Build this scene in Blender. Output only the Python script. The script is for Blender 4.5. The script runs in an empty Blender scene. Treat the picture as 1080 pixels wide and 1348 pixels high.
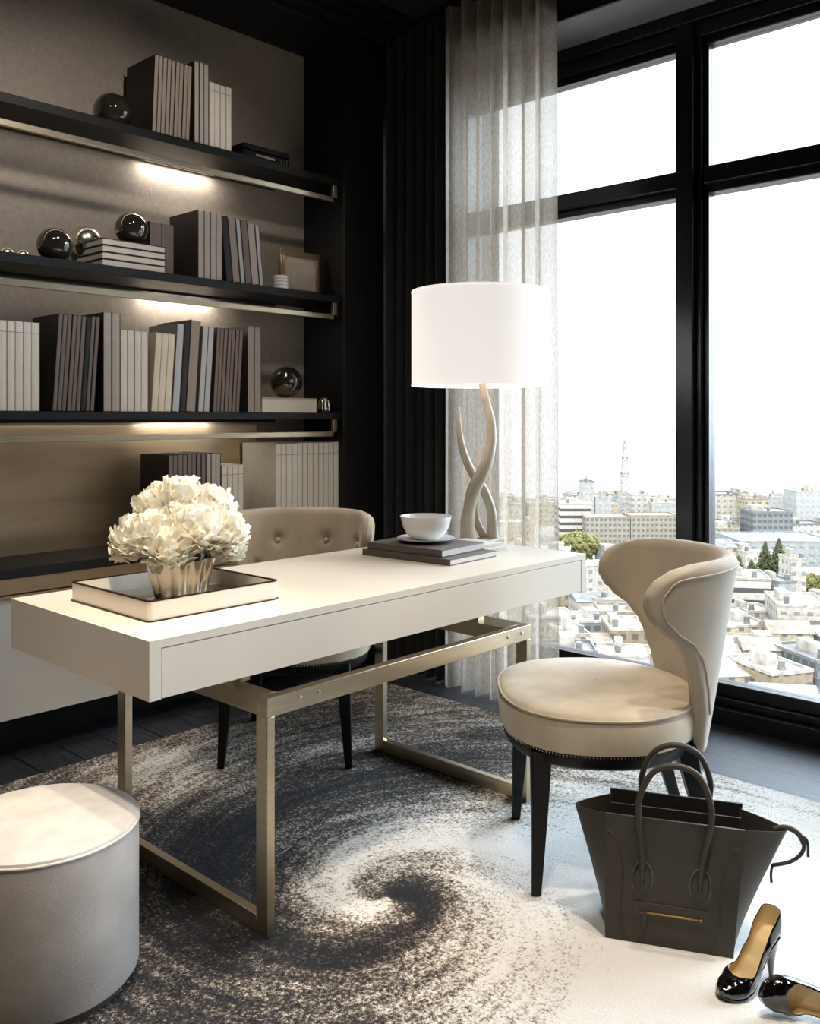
import bpy, bmesh, math, random
from mathutils import Vector, Matrix
random.seed(7)
SC = bpy.context.scene
COL = SC.collection
PI = math.pi
H = 1.23
sin, cos = math.sin, math.cos
CX, SX = .7314, .6820          # camera forward in world axes (43 degrees from +X)

# ---------------------------------------------------------------- photo geometry -> world
def at(px, py, z=0.0):
    d = (H - z) * 1200 / (py - 550); r = (px - 540) / 1200 * d
    return (SX * r + CX * d, -CX * r + SX * d)
def rd(r, d): return (SX * r + CX * d, -CX * r + SX * d)
def Xof(px, Y):
    t = (px - 540) / 1200
    return Y * (CX + SX * t) / (SX - CX * t)
def dep(x, y): return CX * x + SX * y
def zof(py, x, y): return H + (550 - py) / 1200 * dep(x, y)

# ---------------------------------------------------------------- materials
MATS = {}
def rgb(h):
    h = h.lstrip('#'); c = [int(h[i:i+2], 16) / 255 for i in (0, 2, 4)]
    return tuple((v / 12.92 if v <= .04045 else ((v + .055) / 1.055) ** 2.4) for v in c) + (1,)
class NT:
    def __init__(s, name):
        s.m = bpy.data.materials.new(name); s.m.use_nodes = True
        s.t = s.m.node_tree; s.b = s.t.nodes['Principled BSDF']; s.out = s.t.nodes['Material Output']
    def n(s, kind, **kw):
        x = s.t.nodes.new(kind)
        for k, v in kw.items(): setattr(x, k, v)
        return x
    def l(s, a, b): s.t.links.new(a, b)
    def math(s, op, a, b=None, c=None, clamp=False):
        x = s.n('ShaderNodeMath', operation=op, use_clamp=clamp)
        for i, v in enumerate((a, b, c)):
            if v is None: continue
            if isinstance(v, (int, float)): x.inputs[i].default_value = v
            else: s.l(v, x.inputs[i])
        return x.outputs[0]
    def coord(s, scale=(1, 1, 1), rot=(0, 0, 0), gen='Object'):
        tc = s.n('ShaderNodeTexCoord'); mp = s.n('ShaderNodeMapping')
        mp.inputs['Scale'].default_value = scale; mp.inputs['Rotation'].default_value = rot
        s.l(tc.outputs[gen], mp.inputs[0]); return mp.outputs[0]
    def noise(s, vec, scale=5, detail=3, rough=.5, dist=0):
        x = s.n('ShaderNodeTexNoise'); x.inputs['Scale'].default_value = scale
        x.inputs['Detail'].default_value = detail; x.inputs['Roughness'].default_value = rough
        x.inputs['Distortion'].default_value = dist
        if vec is not None: s.l(vec, x.inputs['Vector'])
        return x.outputs['Fac']
    def ramp(s, fac, stops, interp='LINEAR'):
        x = s.n('ShaderNodeValToRGB'); x.color_ramp.interpolation = interp
        e = x.color_ramp.elements
        while len(e) > 1: e.remove(e[-1])
        e[0].position = stops[0][0]; e[0].color = stops[0][1]
        for p, c in stops[1:]:
            q = e.new(p); q.color = c
        s.l(fac, x.inputs[0]); return x.outputs[0]
    def bump(s, h, strength=.2, dist=.01):
        x = s.n('ShaderNodeBump'); x.inputs['Strength'].default_value = strength
        x.inputs['Distance'].default_value = dist
        s.l(h, x.inputs['Height']); s.l(x.outputs[0], s.b.inputs['Normal'])
    def set(s, **kw):
        for k, v in kw.items(): s.b.inputs[k.replace('_', ' ')].default_value = v
def simple(name, col, rough=.5, metal=0, vary=.12, nscale=20, bump=0, bscale=200, stretch=(1, 1, 1), coat=0, sheen=0, spec=.5):
    s = NT(name); c = rgb(col) if isinstance(col, str) else col
    v = s.coord(stretch)
    nf = s.noise(v, nscale, 4)
    lo = tuple(max(0, x * (1 - vary)) for x in c[:3]) + (1,); hi = tuple(min(1, x * (1 + vary)) for x in c[:3]) + (1,)
    s.l(s.ramp(nf, [(.3, lo), (.7, hi)]), s.b.inputs['Base Color'])
    s.set(Roughness=rough, Metallic=metal, Coat_Weight=coat, Sheen_Weight=sheen, Specular_IOR_Level=spec)
    s.b.inputs['Coat Roughness'].default_value = .08
    if bump: s.bump(s.noise(v, bscale, 3), bump, .002)
    MATS[name] = s.m; return s.m
M = {}
M['wallpaper'] = simple('wallpaper', '#9c9084', .62, 0, .10, 60, .5, 260, sheen=.1)
M['black'] = simple('black_lacquer', '#100e0d', .5, 0, .15, 8, 0, spec=.35)
M['charwood'] = simple('charcoal_wood', '#26221f', .38, 0, .2, 6, .1, 60, (1, 1, 8), spec=.4)
M['frame'] = simple('window_frame_paint', '#0f0e10', .3, 0, .1, 5, spec=.5)
M['gold'] = simple('champagne_metal', '#cfc0a6', .33, 1, .08, 14, .05, 80, (1, 1, 12))
M['bronze'] = simple('bronze_metal', '#b39b7c', .38, 1, .1, 12)
M['darkmetal'] = simple('dark_bronze', '#4a3b2d', .3, 1, .1, 10)
M['cream'] = simple('cream_lacquer', '#ddd2c2', .36, 0, .03, 3, coat=.15)
M['cabinet'] = simple('greige_cabinet', '#cdc8c0', .42, 0, .06, 3)
M['velvet'] = simple('cream_velvet', '#c8b89e', .78, 0, .15, 11, .25, 500, (1, 1, .5), sheen=.35)
M['velvetside'] = simple('beige_velvet', '#b5a691', .8, 0, .14, 9, .25, 500, (1, 1, .5), sheen=.3)
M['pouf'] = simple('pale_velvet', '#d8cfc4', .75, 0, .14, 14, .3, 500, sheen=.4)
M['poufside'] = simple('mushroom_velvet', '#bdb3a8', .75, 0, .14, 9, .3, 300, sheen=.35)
M['leg'] = simple('black_leg', '#090807', .5, 0, .1, 6, coat=.05, spec=.25)
M['leather'] = simple('dark_leather', '#3d3830', .5, 0, .1, 30, .5, 350, spec=.35)
M['stitch'] = simple('grey_stitching', '#6f685c', .7)
M['leatherdark'] = simple('lining_leather', '#2a2522', .55, 0, .1, 30, .3, 300)
M['patent'] = simple('patent_black', '#0b0a0a', .08, 0, .1, 6, coat=1)
M['insole'] = simple('beige_insole', '#d9bf8e', .55, 0, .06, 20)
M['brass'] = simple('zip_brass', '#8f7645', .35, 1, .1, 60)
M['lampbody'] = simple('stone_resin', '#c2b6a4', .4, 0, .1, 25, .15, 120)
M['china'] = simple('white_china', '#efece8', .15, 0, .02, 3, coat=.5)
M['mirror'] = simple('mirror_silver', '#b9b3aa', .04, 1, .02, 4)
M['steelball'] = simple('polished_steel', '#e6e0d2', .22, 1, .03, 4)
M['panel'] = simple('brushed_bronze_panel', '#bba78c', .34, .85, .12, 3, .15, 5, (.5, 1, 7))
M['tray_in'] = simple('tray_mirror', '#b9ac97', .3, .25, .04, 4)
M['leaf'] = simple('leaf_green', '#33401f', .5, 0, .25, 12)
M['wood_base'] = simple('walnut_plinth', '#4a3d33', .45, 0, .2, 6)
M['paper'] = simple('page_paper', '#d8d0c4', .8, 0, .06, 90, .2, 300, (1, 1, 8))
M['ceiling'] = simple('ceiling_paint', '#1b1917', .6, 0, .05, 4)
M['soffit'] = simple('soffit_grey', '#85848c', .6, 0, .05, 4)
M['roomwall'] = simple('room_wall', '#4a433d', .7, 0, .08, 6)
M['darkcurtain'] = simple('dark_curtain', '#0b0908', .85, 0, .15, 60, .2, 300, (1, 1, .1), sheen=.15)
BOOKC = {}
for nm, c in dict(white='#d9d2c8', ivory='#d8cdb8', taupe='#96897e', brown='#74665f', greige='#aea59d', charcoal='#231d1b',
                  silver='#b4b6b8', black='#1a1715', beige='#c3b08c', pale='#b0a594', slate='#5c5c5c', umber='#59524d').items():
    BOOKC[nm] = simple('book_' + nm, c, .6, 0, .05, 30, .1, 200)
BOOKC['line'] = simple('spine_line', '#8a8078', .6)

M['shadetrim'] = simple('shade_trim', '#efe9e0', .8)
def mat_shade():
    s = NT('lamp_shade_linen')
    s.set(Roughness=.9)
    c = s.coord((1, 1, 1)); s.l(s.ramp(s.noise(c, 300, 2), [(.3, rgb('#f3ece0')), (.7, rgb('#fffaf2'))]), s.b.inputs['Base Color'])
    s.b.inputs['Emission Color'].default_value = (1, .94, .91, 1)
    s.b.inputs['Emission Strength'].default_value = .72
    return s.m
M['shade'] = mat_shade()
def mat_sheer():
    s = NT('sheer_linen')
    c = s.coord((1, 1, .25)); nf = s.noise(c, 220, 3)
    tr = s.n('ShaderNodeBsdfTransparent'); tl = s.n('ShaderNodeBsdfTranslucent'); df = s.n('ShaderNodeBsdfDiffuse')
    col = s.ramp(nf, [(.25, rgb('#b9ac9c')), (.75, rgb('#e6dbcd'))])
    s.l(col, tl.inputs[0]); s.l(col, df.inputs[0])
    tr.inputs[0].default_value = (.95, .93, .9, 1)
    m1 = s.n('ShaderNodeMixShader'); m1.inputs[0].default_value = .62
    s.l(df.outputs[0], m1.inputs[1]); s.l(tl.outputs[0], m1.inputs[2])
    m2 = s.n('ShaderNodeMixShader')
    fac = s.math('MULTIPLY_ADD', s.noise(c, 500, 2), .3, .50)
    s.l(fac, m2.inputs[0]); s.l(tr.outputs[0], m2.inputs[1]); s.l(m1.outputs[0], m2.inputs[2])
    s.l(m2.outputs[0], s.out.inputs[0]); return s.m
M['sheer'] = mat_sheer()
def mat_pane():
    s = NT('window_glass')
    tr = s.n('ShaderNodeBsdfTransparent'); gl = s.n('ShaderNodeBsdfGlossy'); gl.inputs['Roughness'].default_value = .0
    lw = s.n('ShaderNodeFresnel'); lw.inputs[0].default_value = 1.3
    m = s.n('ShaderNodeMixShader'); s.l(lw.outputs[0], m.inputs[0]); s.l(tr.outputs[0], m.inputs[1]); s.l(gl.outputs[0], m.inputs[2])
    s.l(m.outputs[0], s.out.inputs[0]); return s.m
M['pane'] = mat_pane()
def mat_ball():
    s = NT('smoked_glass_ball')
    s.set(Base_Color=(.035, .03, .025, 1), Roughness=.03, Coat_Weight=1.0, Specular_IOR_Level=1.0, Metallic=.35)
    c = s.coord(); s.l(s.ramp(s.noise(c, 8, 2), [(.3, (.03, .026, .02, 1)), (.7, (.07, .06, .045, 1))]), s.b.inputs['Base Color'])
    return s.m
M['ball'] = mat_ball()
def mat_petal():
    s = NT('white_petal')
    c = s.coord(); s.l(s.ramp(s.noise(c, 25, 2), [(.3, rgb('#f0e9d2')), (.7, rgb('#fffdf6'))]), s.b.inputs['Base Color'])
    s.set(Roughness=.6, Subsurface_Weight=.0, Sheen_Weight=.2)
    tl = s.n('ShaderNodeBsdfTranslucent'); tl.inputs[0].default_value = (.95, .92, .82, 1)
    m = s.n('ShaderNodeMixShader'); m.inputs[0].default_value = .35
    s.l(s.b.outputs[0], m.inputs[1]); s.l(tl.outputs[0], m.inputs[2]); s.l(m.outputs[0], s.out.inputs[0]); return s.m
M['petal'] = mat_petal()
def mat_floor():
    s = NT('dark_wood_floor')
    c = s.coord((14, 1.2, 1)); g = s.noise(c, 6, 6, .65, .6)
    br = s.n('ShaderNodeTexBrick'); br.offset = .37
    c2 = s.coord((1, 1, 1), (0, 0, PI / 2)); s.l(c2, br.inputs['Vector'])
    br.inputs['Scale'].default_value = 1; br.inputs['Brick Width'].default_value = 1.5; br.inputs['Row Height'].default_value = .16
    br.inputs['Mortar Size'].default_value = .003; br.inputs['Color1'].default_value = (1, 1, 1, 1); br.inputs['Color2'].default_value = (.6, .6, .6, 1); br.inputs['Mortar'].default_value = (.05, .05, .05, 1)
    mx = s.n('ShaderNodeMix', data_type='RGBA', blend_type='MULTIPLY'); mx.inputs[0].default_value = 1
    s.l(s.ramp(g, [(.3, rgb('#2a2c33')), (.7, rgb('#4e5058'))]), mx.inputs[6]); s.l(br.outputs['Color'], mx.inputs[7])
    s.l(mx.outputs[2], s.b.inputs['Base Color']); s.set(Roughness=.42, Specular_IOR_Level=.4)
    s.bump(g, .25, .003); return s.m
M['floor'] = mat_floor()

def mat_rug():
    s = NT('galaxy_swirl_rug')
    tc = s.n('ShaderNodeTexCoord'); sep = s.n('ShaderNodeSeparateXYZ'); s.l(tc.outputs['Object'], sep.inputs[0])
    X0, Y0 = sep.outputs[0], sep.outputs[1]
    x = s.math('SUBTRACT', X0, 1.66); y = s.math('SUBTRACT', Y0, 1.62)
    # gentle wobble
    wn = s.noise(tc.outputs['Object'], 2.2, 3, .55)
    wob = s.math('MULTIPLY_ADD', wn, 1.5, -.75)
    r = s.math('SQRT', s.math('ADD', s.math('MULTIPLY', x, x), s.math('MULTIPLY', y, y)))
    r = s.math('MAXIMUM', r, .03)
    lnr = s.math('LOGARITHM', s.math('SQRT', s.math('ADD', s.math('MULTIPLY', r, r), .010)), math.e)
    th = s.math('ARCTAN2', y, x)
    psi = s.math('ADD', s.math('MULTIPLY_ADD', lnr, 2.53, th), wob)
    fr = s.math('FRACT', s.math('DIVIDE', psi, 2 * PI))
    g = lambda v: (v, v, v, 1)
    arm = s.ramp(fr, [(0, g(.25)), (.065, g(.10)), (.16, g(.40)), (.27, g(.52)), (.42, g(.44)), (.55, g(.66)), (.66, g(.92)), (.74, g(.70)), (.86, g(.40)), (1, g(.25))], 'B_SPLINE')
    # streaky swirl noise: coordinates rotated by an angle that grows with ln r
    ang = s.math('MULTIPLY', lnr, 2.3)
    ca, sa = s.math('COSINE', ang), s.math('SINE', ang)
    xr = s.math('SUBTRACT', s.math('MULTIPLY', x, ca), s.math('MULTIPLY', y, sa))
    yr = s.math('ADD', s.math('MULTIPLY', x, sa), s.math('MULTIPLY', y, ca))
    cmb = s.n('ShaderNodeCombineXYZ'); s.l(xr, cmb.inputs[0]); s.l(yr, cmb.inputs[1])
    sw = s.noise(cmb.outputs[0], 3.2, 5, .6)
    sw2 = s.noise(cmb.outputs[0], 14, 4, .6)
    speck = s.noise(tc.outputs['Object'], 120, 3, .8)
    # design patches, plus daylight near the window painted paler; darker under the desk
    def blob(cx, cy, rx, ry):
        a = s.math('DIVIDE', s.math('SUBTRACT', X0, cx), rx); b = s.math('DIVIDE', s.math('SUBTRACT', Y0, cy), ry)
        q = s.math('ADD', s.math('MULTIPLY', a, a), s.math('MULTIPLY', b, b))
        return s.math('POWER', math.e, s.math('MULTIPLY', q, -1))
    val = s.math('MULTIPLY_ADD', sw, .95, -.475)
    val = s.math('ADD', val, s.math('MULTIPLY_ADD', sw2, .7, -.35))
    # arm fades with radius
    fade = s.math('SUBTRACT', 1, s.math('MULTIPLY', s.math('SUBTRACT', r, .45), .8, clamp=True), clamp=True)
    val = s.math('ADD', val, s.math('MULTIPLY_ADD', s.math('SUBTRACT', arm, .45), s.math('MULTIPLY_ADD', fade, .65, .35), .45))
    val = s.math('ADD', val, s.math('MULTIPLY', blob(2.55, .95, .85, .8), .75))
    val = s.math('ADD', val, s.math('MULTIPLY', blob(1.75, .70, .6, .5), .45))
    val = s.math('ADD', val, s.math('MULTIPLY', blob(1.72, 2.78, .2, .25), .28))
    val = s.math('SUBTRACT', val, s.math('MULTIPLY', blob(1.45, 2.2, .3, .45), .05))
    val = s.math('SUBTRACT', val, s.math('MULTIPLY', blob(1.70, 1.60, .10, .08), .38))
    val = s.math('SUBTRACT', val, s.math('MULTIPLY', blob(.95, 1.35, .55, .7), .14))
    val = s.math('SUBTRACT', val, s.math('MULTIPLY', blob(2.3, 2.1, .5, .35), .03))
    spk = s.math('MULTIPLY_ADD', speck, 2.0, -1.0)
    val = s.math('ADD', val, spk)
    col = s.ramp(val, [(.12, rgb('#15151a')), (.34, rgb('#35312f')), (.50, rgb('#6b6056')), (.64, rgb('#b0a494')), (.76, rgb('#ddd7ce')), (.95, rgb('#f2efe9'))])
    s.l(col, s.b.inputs['Base Color']); s.set(Roughness=.95, Specular_IOR_Level=.15, Sheen_Weight=.1)
    s.bump(s.noise(tc.outputs['Object'], 260, 3, .7), .8, .006)
    return s.m
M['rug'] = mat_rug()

# ---------------------------------------------------------------- mesh building
class MB:
    def __init__(s): s.v = []; s.f = []; s.mi = []; s.cur = 0
    def add(s, vs, fs, mat=None):
        o = len(s.v); s.v += [tuple(v) for v in vs]
        for f in fs: s.f.append(tuple(i + o for i in f)); s.mi.append(s.cur if mat is None else mat)
        return s
    def box(s, x0, x1, y0, y1, z0, z1, mat=None, M4=None):
        vs = [Vector(p) for p in ((x0,y0,z0),(x1,y0,z0),(x1,y1,z0),(x0,y1,z0),(x0,y0,z1),(x1,y0,z1),(x1,y1,z1),(x0,y1,z1))]
        if M4: vs = [M4 @ v for v in vs]
        return s.add(vs, [(0,3,2,1),(4,5,6,7),(0,1,5,4),(1,2,6,5),(2,3,7,6),(3,0,4,7)], mat)
    def grid(s, P, nu, nv, cu=False, cv=False, mat=None, flip=False):
        vs = [P(i, j) for j in range(nv) for i in range(nu)]
        fs = []
        for j in range(nv if cv else nv - 1):
            for i in range(nu if cu else nu - 1):
                a = j*nu+i; b = j*nu+(i+1) % nu; c = ((j+1) % nv)*nu+(i+1) % nu; d = ((j+1) % nv)*nu+i
                fs.append((a, d, c, b) if flip else (a, b, c, d))
        return s.add(vs, fs, mat)
    def lathe(s, prof, n=48, c=(0, 0, 0), rf=None, mat=None, caps=True):
        def P(i, j):
            r, z = prof[j]; a = 2*PI*i/n
            k = rf(a, z) if rf else 1
            return (c[0]+r*k*cos(a), c[1]+r*k*sin(a), c[2]+z)
        s.grid(P, n, len(prof), True, mat=mat)
        if caps:
            o = len(s.v) - n*len(prof)
            s.f.append(tuple(o+i for i in reversed(range(n)))); s.mi.append(s.cur if mat is None else mat)
            o2 = o + n*(len(prof)-1); s.f.append(tuple(o2+i for i in range(n))); s.mi.append(s.cur if mat is None else mat)
        return s
    def tube(s, pts, rad, n=10, mat=None, closed=False, sq=None):
        pts = [Vector(p) for p in pts]; m = len(pts)
        R = rad if isinstance(rad, (list, tuple)) else [rad]*m
        rings = []; up = Vector((0, 0, 1)); prev = None
        for k in range(m):
            if closed: t = pts[(k+1) % m]-pts[k-1]
            else: t = pts[min(k+1, m-1)]-pts[max(k-1, 0)]
            t.normalize()
            if prev is None:
                a = up if abs(t.z) < .9 else Vector((1, 0, 0)); nrm = (a - t*a.dot(t)).normalized()
            else: nrm = (prev - t*prev.dot(t)).normalized()
            prev = nrm; bn = t.cross(nrm)
            rings.append([pts[k] + (nrm*cos(2*PI*i/n)+bn*sin(2*PI*i/n))*R[k] for i in range(n)])
        s.grid(lambda i, j: rings[j][i], n, m, True, closed, mat=mat)
        if not closed:
            o = len(s.v)-n*m
            s.f.append(tuple(o+i for i in reversed(range(n)))); s.mi.append(s.cur if mat is None else mat)
            s.f.append(tuple(o+n*(m-1)+i for i in range(n))); s.mi.append(s.cur if mat is None else mat)
        return s
    def sphere(s, c, r, n=24, m=14, mat=None, sc=(1, 1, 1)):
        pr = [(max(1e-4, r*sin(PI*j/m)), -r*cos(PI*j/m)) for j in range(m+1)]
        def P(i, j):
            a = 2*PI*i/n; return (c[0]+pr[j][0]*cos(a)*sc[0], c[1]+pr[j][0]*sin(a)*sc[1], c[2]+pr[j][1]*sc[2])
        return s.grid(P, n, m+1, True, mat=mat)
    def prism(s, poly, z0, z1, mat=None, M4=None):
        n = len(poly)
        vs = [Vector((x, y, z0)) for x, y in poly] + [Vector((x, y, z1)) for x, y in poly]
        if M4: vs = [M4 @ v for v in vs]
        fs = [tuple(reversed(range(n))), tuple(range(n, 2*n))] + [(i, (i+1) % n, n+(i+1) % n, n+i) for i in range(n)]
        return s.add(vs, fs, mat)
    def build(s, name, mats, parent=None, bevel=0, smooth=40, seg=2, loc=None, rz=None):
        me = bpy.data.meshes.new(name); me.from_pydata(s.v, [], s.f); me.validate()
        mats = mats if isinstance(mats, (list, tuple)) else [mats]
        for m in mats: me.materials.append(m)
        if len(me.polygons) == len(s.mi):
            me.polygons.foreach_set('material_index', s.mi)
        if smooth:
            me.polygons.foreach_set('use_smooth', [True]*len(me.polygons)); me.set_sharp_from_angle(angle=math.radians(smooth))
        me.update()
        o = bpy.data.objects.new(name, me); COL.objects.link(o)
        if parent: o.parent = parent
        if loc: o.location = loc
        if rz is not None: o.rotation_euler = (0, 0, rz)
        if bevel:
            b = o.modifiers.new('bevel', 'BEVEL'); b.width = bevel; b.segments = seg; b.limit_method = 'ANGLE'; b.angle_limit = math.radians(50)
        return o
def empty(name, loc=(0, 0, 0), rz=0):
    o = bpy.data.objects.new(name, None); COL.objects.link(o); o.location = loc; o.rotation_euler = (0, 0, rz); o.empty_display_size = .1; return o
def tag(o, label, cat, group=None, kind=None):
    o['label'] = label; o['category'] = cat
    if group: o['group'] = group
    if kind: o['kind'] = kind
    return o
def struct(o, label=None):
    o['kind'] = 'structure'
    if label: o['label'] = label
    return o
def spline(pts, n):
    pts = [Vector(p) for p in pts]; out = []
    m = len(pts)-1
    for k in range(n):
        t = k/(n-1)*m; i = min(int(t), m-1); f = t-i
        p0 = pts[max(i-1, 0)]; p1 = pts[i]; p2 = pts[i+1]; p3 = pts[min(i+2, m)]
        out.append(.5*((2*p1)+(p2-p0)*f+(2*p0-5*p1+4*p2-p3)*f*f+(3*p1-p0-3*p2+p3)*f**3))
    return out
def lerp_tab(tab, x):
    if x <= tab[0][0]: return tab[0][1]
    for (a, b), (c, d) in zip(tab, tab[1:]):
        if x <= c:
            t = (x-a)/(c-a); t = t*t*(3-2*t)*.5+t*.5; return b+(d-b)*t
    return tab[-1][1]
ORD = ['', 'leftmost', 'second', 'third', 'fourth', 'fifth', 'sixth', 'seventh', 'eighth', 'ninth', 'tenth', 'eleventh', 'twelfth']

# ================================================================ THE ROOM
YS, YB, XR = 3.2, 3.475, 2.955      # shelf front plane, niche back plane, niche right end
XW = 3.53                            # window frame inner face
ZC = 3.13
struct(MB().box(-2.2, 3.95, -2.2, 3.7, -.1, 0).build('floor', M['floor']), 'dark stained wood plank floor')
struct(MB().box(-2.2, 3.95, -2.2, 3.7, ZC, ZC+.1).build('ceiling', M['ceiling']), 'dark painted ceiling')
struct(MB().box(-2.2, XR, YB, YB+.1, 0, ZC).build('wall_left', M['wallpaper']), 'taupe textured wallpaper behind the shelves')
struct(MB().box(-2.2, XR-.3, YB-.006, YB, .706, 1.2).build('trim_5', M['panel']), 'brushed bronze panel above the cabinet')
struct(MB().box(-2.2, XR, YB-.02, YB, 0, .19).build('baseboard_left', M['black']), 'black plinth zone below the floating cabinet')
# dark joinery at the right end of the niche and above it
struct(MB().box(XR, 3.29, 3.18, YB+.1, 0, ZC).box(XR-.004, XR+.01, 3.185, YB, 0, ZC).build('trim_1', M['black'], bevel=.004), 'black pilaster beside the shelves')
b = MB().box(-2.2, XR, 3.12, YB, 3.02, ZC)
b.box(-2.2, 3.29, 3.06, 3.12, 3.05, 3.075).box(-2.2, 3.29, 3.0, 3.06, 3.075, 3.1).box(-2.2, 3.29, 2.94, 3.0, 3.1, ZC)
struct(b.build('trim_2', M['black'], bevel=.004), 'black stepped cornice over the shelves')
struct(MB().box(3.29, 3.95, 3.3, 3.6, 0, ZC).build('wall_corner', M['black']), 'black wall in the corner')
struct(MB().box(-2.2, 3.95, -2.3, -2.2, 0, ZC).build('wall_front', M['roomwall']))
struct(MB().box(-2.3, -2.2, -2.2, 3.6, 0, ZC).build('wall_back', M['roomwall']))
# window wall: solid stub behind the dark curtain, and soffit
struct(MB().box(XW, XW+.3, 2.93, 3.6, 0, ZC).box(XW, XW+.3, -2.2, -1.75, 0, ZC).box(XW, XW+.3, -1.75, 2.93, 2.915, ZC).build('wall_right', M['black']))
struct(MB().box(3.25, XW+.02, -2.2, 3.3, 2.915, ZC).build('trim_3', M['soffit'], bevel=.003), 'grey lined soffit above the window')
struct(MB().box(3.235, 3.25, -2.2, 3.3, 2.90, ZC).build('trim_4', M['black'], bevel=.003), 'black pelmet edge of the soffit')
struct(MB().box(XW-.02, XW+.01, -1.75, 2.93, 0, .07).build('baseboard_right', M['frame'], bevel=.003))

# window
win = empty('window_1', (XW, .5, 0)); struct(win, 'black framed floor to ceiling window')
def wbox(name, boxes, mat, bevel=.004):
    m = MB()
    for b in boxes: m.box(b[0]-XW, b[1]-XW, b[2]-.5, b[3]-.5, b[4], b[5])
    return m.build(name, mat, win, bevel=bevel)
ZB, ZT, R0, R1 = .15, 2.77, 2.154, 2.255
mull = [(2.90, 2.93), (1.66, 1.78), (.44, .56), (-.76, -.64), (-1.75, -1.70)]
fr = [(XW, XW+.12, -1.75, 2.93, .0, .055), (XW+.025, XW+.12, -1.75, 2.93, .055, .10), (XW+.05, XW+.12, -1.75, 2.93, .10, ZB),
      (XW, XW+.12, -1.75, 2.93, 2.86, 2.915), (XW+.025, XW+.12, -1.75, 2.93, 2.80, 2.86), (XW+.05, XW+.12, -1.75, 2.93, ZT, 2.80)]
wbox('window_frame', fr, M['frame'])
for a, c in mull:
    if c-a > .1: wbox('mullion', [(XW, XW+.12, a+.045, c, ZB-.1, 2.86), (XW+.03, XW+.12, a+.02, a+.045, ZB-.05, 2.82), (XW+.055, XW+.12, a, a+.02, ZB, ZT)], M['frame'])
    else: wbox('jamb', [(XW, XW+.12, a, c, 0, 2.86)], M['frame'])
for k in range(4):
    y1, y0 = mull[k][0], mull[k+1][1]
    wbox('transom', [(XW+.005, XW+.12, y0, y1, R0+.03, R1), (XW+.04, XW+.12, y0, y1, R0, R0+.03)], M['frame'])
    wbox('pane', [(XW+.085, XW+.089, y0, y1, ZB, R0)], M['pane'], 0)
    wbox('pane', [(XW+.085, XW+.089, y0, y1, R1, ZT)], M['pane'], 0)

# rug
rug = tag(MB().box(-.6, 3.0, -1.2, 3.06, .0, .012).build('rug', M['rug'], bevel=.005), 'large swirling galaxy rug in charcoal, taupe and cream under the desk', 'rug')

# ---------------------------------------------------------------- shelves
def shelf(z0, z1, label):
    o = empty('wall_shelf', (.4, YB, z0)); tag(o, label, 'shelf', 'black wall shelves')
    x0 = -1.6; ox, oy, oz = .4, YB, z0
    MB().box(x0-ox, XR-.002-ox, YS-oy, YB-.001-oy, 0, z1-z0).build('board', M['black'], o, bevel=.002)
    bz = z0-.08-oz
    m = MB().box(x0-ox, 2.93-ox, YS+.004-oy, YS+.022-oy, bz, bz+.024)
    m.box(2.905-ox, 2.93-ox, YS+.004-oy, YS+.022-oy, bz, 0)
    m.build('metal_rail', M['gold'], o, bevel=.002)
    MB().box(1.2-ox, 2.75-ox, YB-.03-oy, YB-.012-oy, -.012, 0).build('light_strip', M['black'], o)
    return o
shelf(2.33, 2.365, 'black shelf with brass rail, topmost of the three wall shelves')
shelf(1.775, 1.81, 'black shelf with brass rail, middle of the three wall shelves')
shelf(1.222, 1.253, 'black shelf with brass rail, lowest of the three wall shelves')
# floating cabinet
cab = empty('floating_cabinet', (.6, YB, .17)); tag(cab, 'long low wall cabinet with black top, bronze band and pale grey fronts', 'cabinet')
cx, cy, cz = .6, YB, .17
MB().box(-1.6-cx, XR-.002-cx, YS-.02-cy, YB-.001-cy, .668-cz, .705-cz).build('counter_top', M['black'], cab, bevel=.002)
MB().box(-1.6-cx, XR-.002-cx, YS-.005-cy, YS+.02-cy, .612-cz, .668-cz).box(-1.6-cx, XR-.002-cx, YS-.012-cy, YS+.02-cy, .598-cz, .608-cz).build('metal_band', M['bronze'], cab, bevel=.001)
MB().box(-1.6-cx, XR-.002-cx, YS+.02-cy, YB-.001-cy, .0, .668-cz).build('cabinet_body', M['black'], cab)
xs = [-1.6, -.45, .69, 1.83, XR-.002]
for a, c in zip(xs, xs[1:]):
    MB().box(a+.0015-cx, c-.0015-cx, YS-.002-cy, YS+.02-cy, .172-cz, .597-cz).build('drawer_front', M['cabinet'], cab, bevel=.002)

# ---------------------------------------------------------------- books
def book(name, X, Y, z, w, h, d, lean, cm, label, group, line=False, side='charcoal'):
    """upright book, spine towards -Y; X is its left foot"""
    o = empty(name, (X, Y, z)); o.rotation_euler = (0, lean, 0)
    t = min(.0022, w*.2); rb = min(.004, w*.25)
    m = MB()
    e = min(.0013, w*.1)
    m.box(0, e, 0, d, 0, h, mat=0).box(w-e, w, 0, d, 0, h, mat=0)
    # slightly rounded spine between the boards
    n = 7; arc = [(e+(w-2*e)*k/(n-1), .0016-.0012*sin(PI*k/(n-1))) for k in range(n)]
    m.prism(arc+[(w-e, .004), (e, .004)], .0015, h-.0015, mat=1)
    if line:
        for zz in (h*.872,): m.box(e, w-e, -.0003, .0012, zz, zz+.002, mat=2)
    m.build('cover', [BOOKC[side], cm, BOOKC['line']], o, smooth=30)
    MB().box(e, w-e, .005, d-.004, .004, h-.004).build('page_block', M['paper'], o)
    tag(o, label, 'book', group); return o
SIDE = dict(white='pale', ivory='pale', silver='slate', greige='charcoal', taupe='charcoal', brown='charcoal', charcoal='charcoal', black='black')
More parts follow.
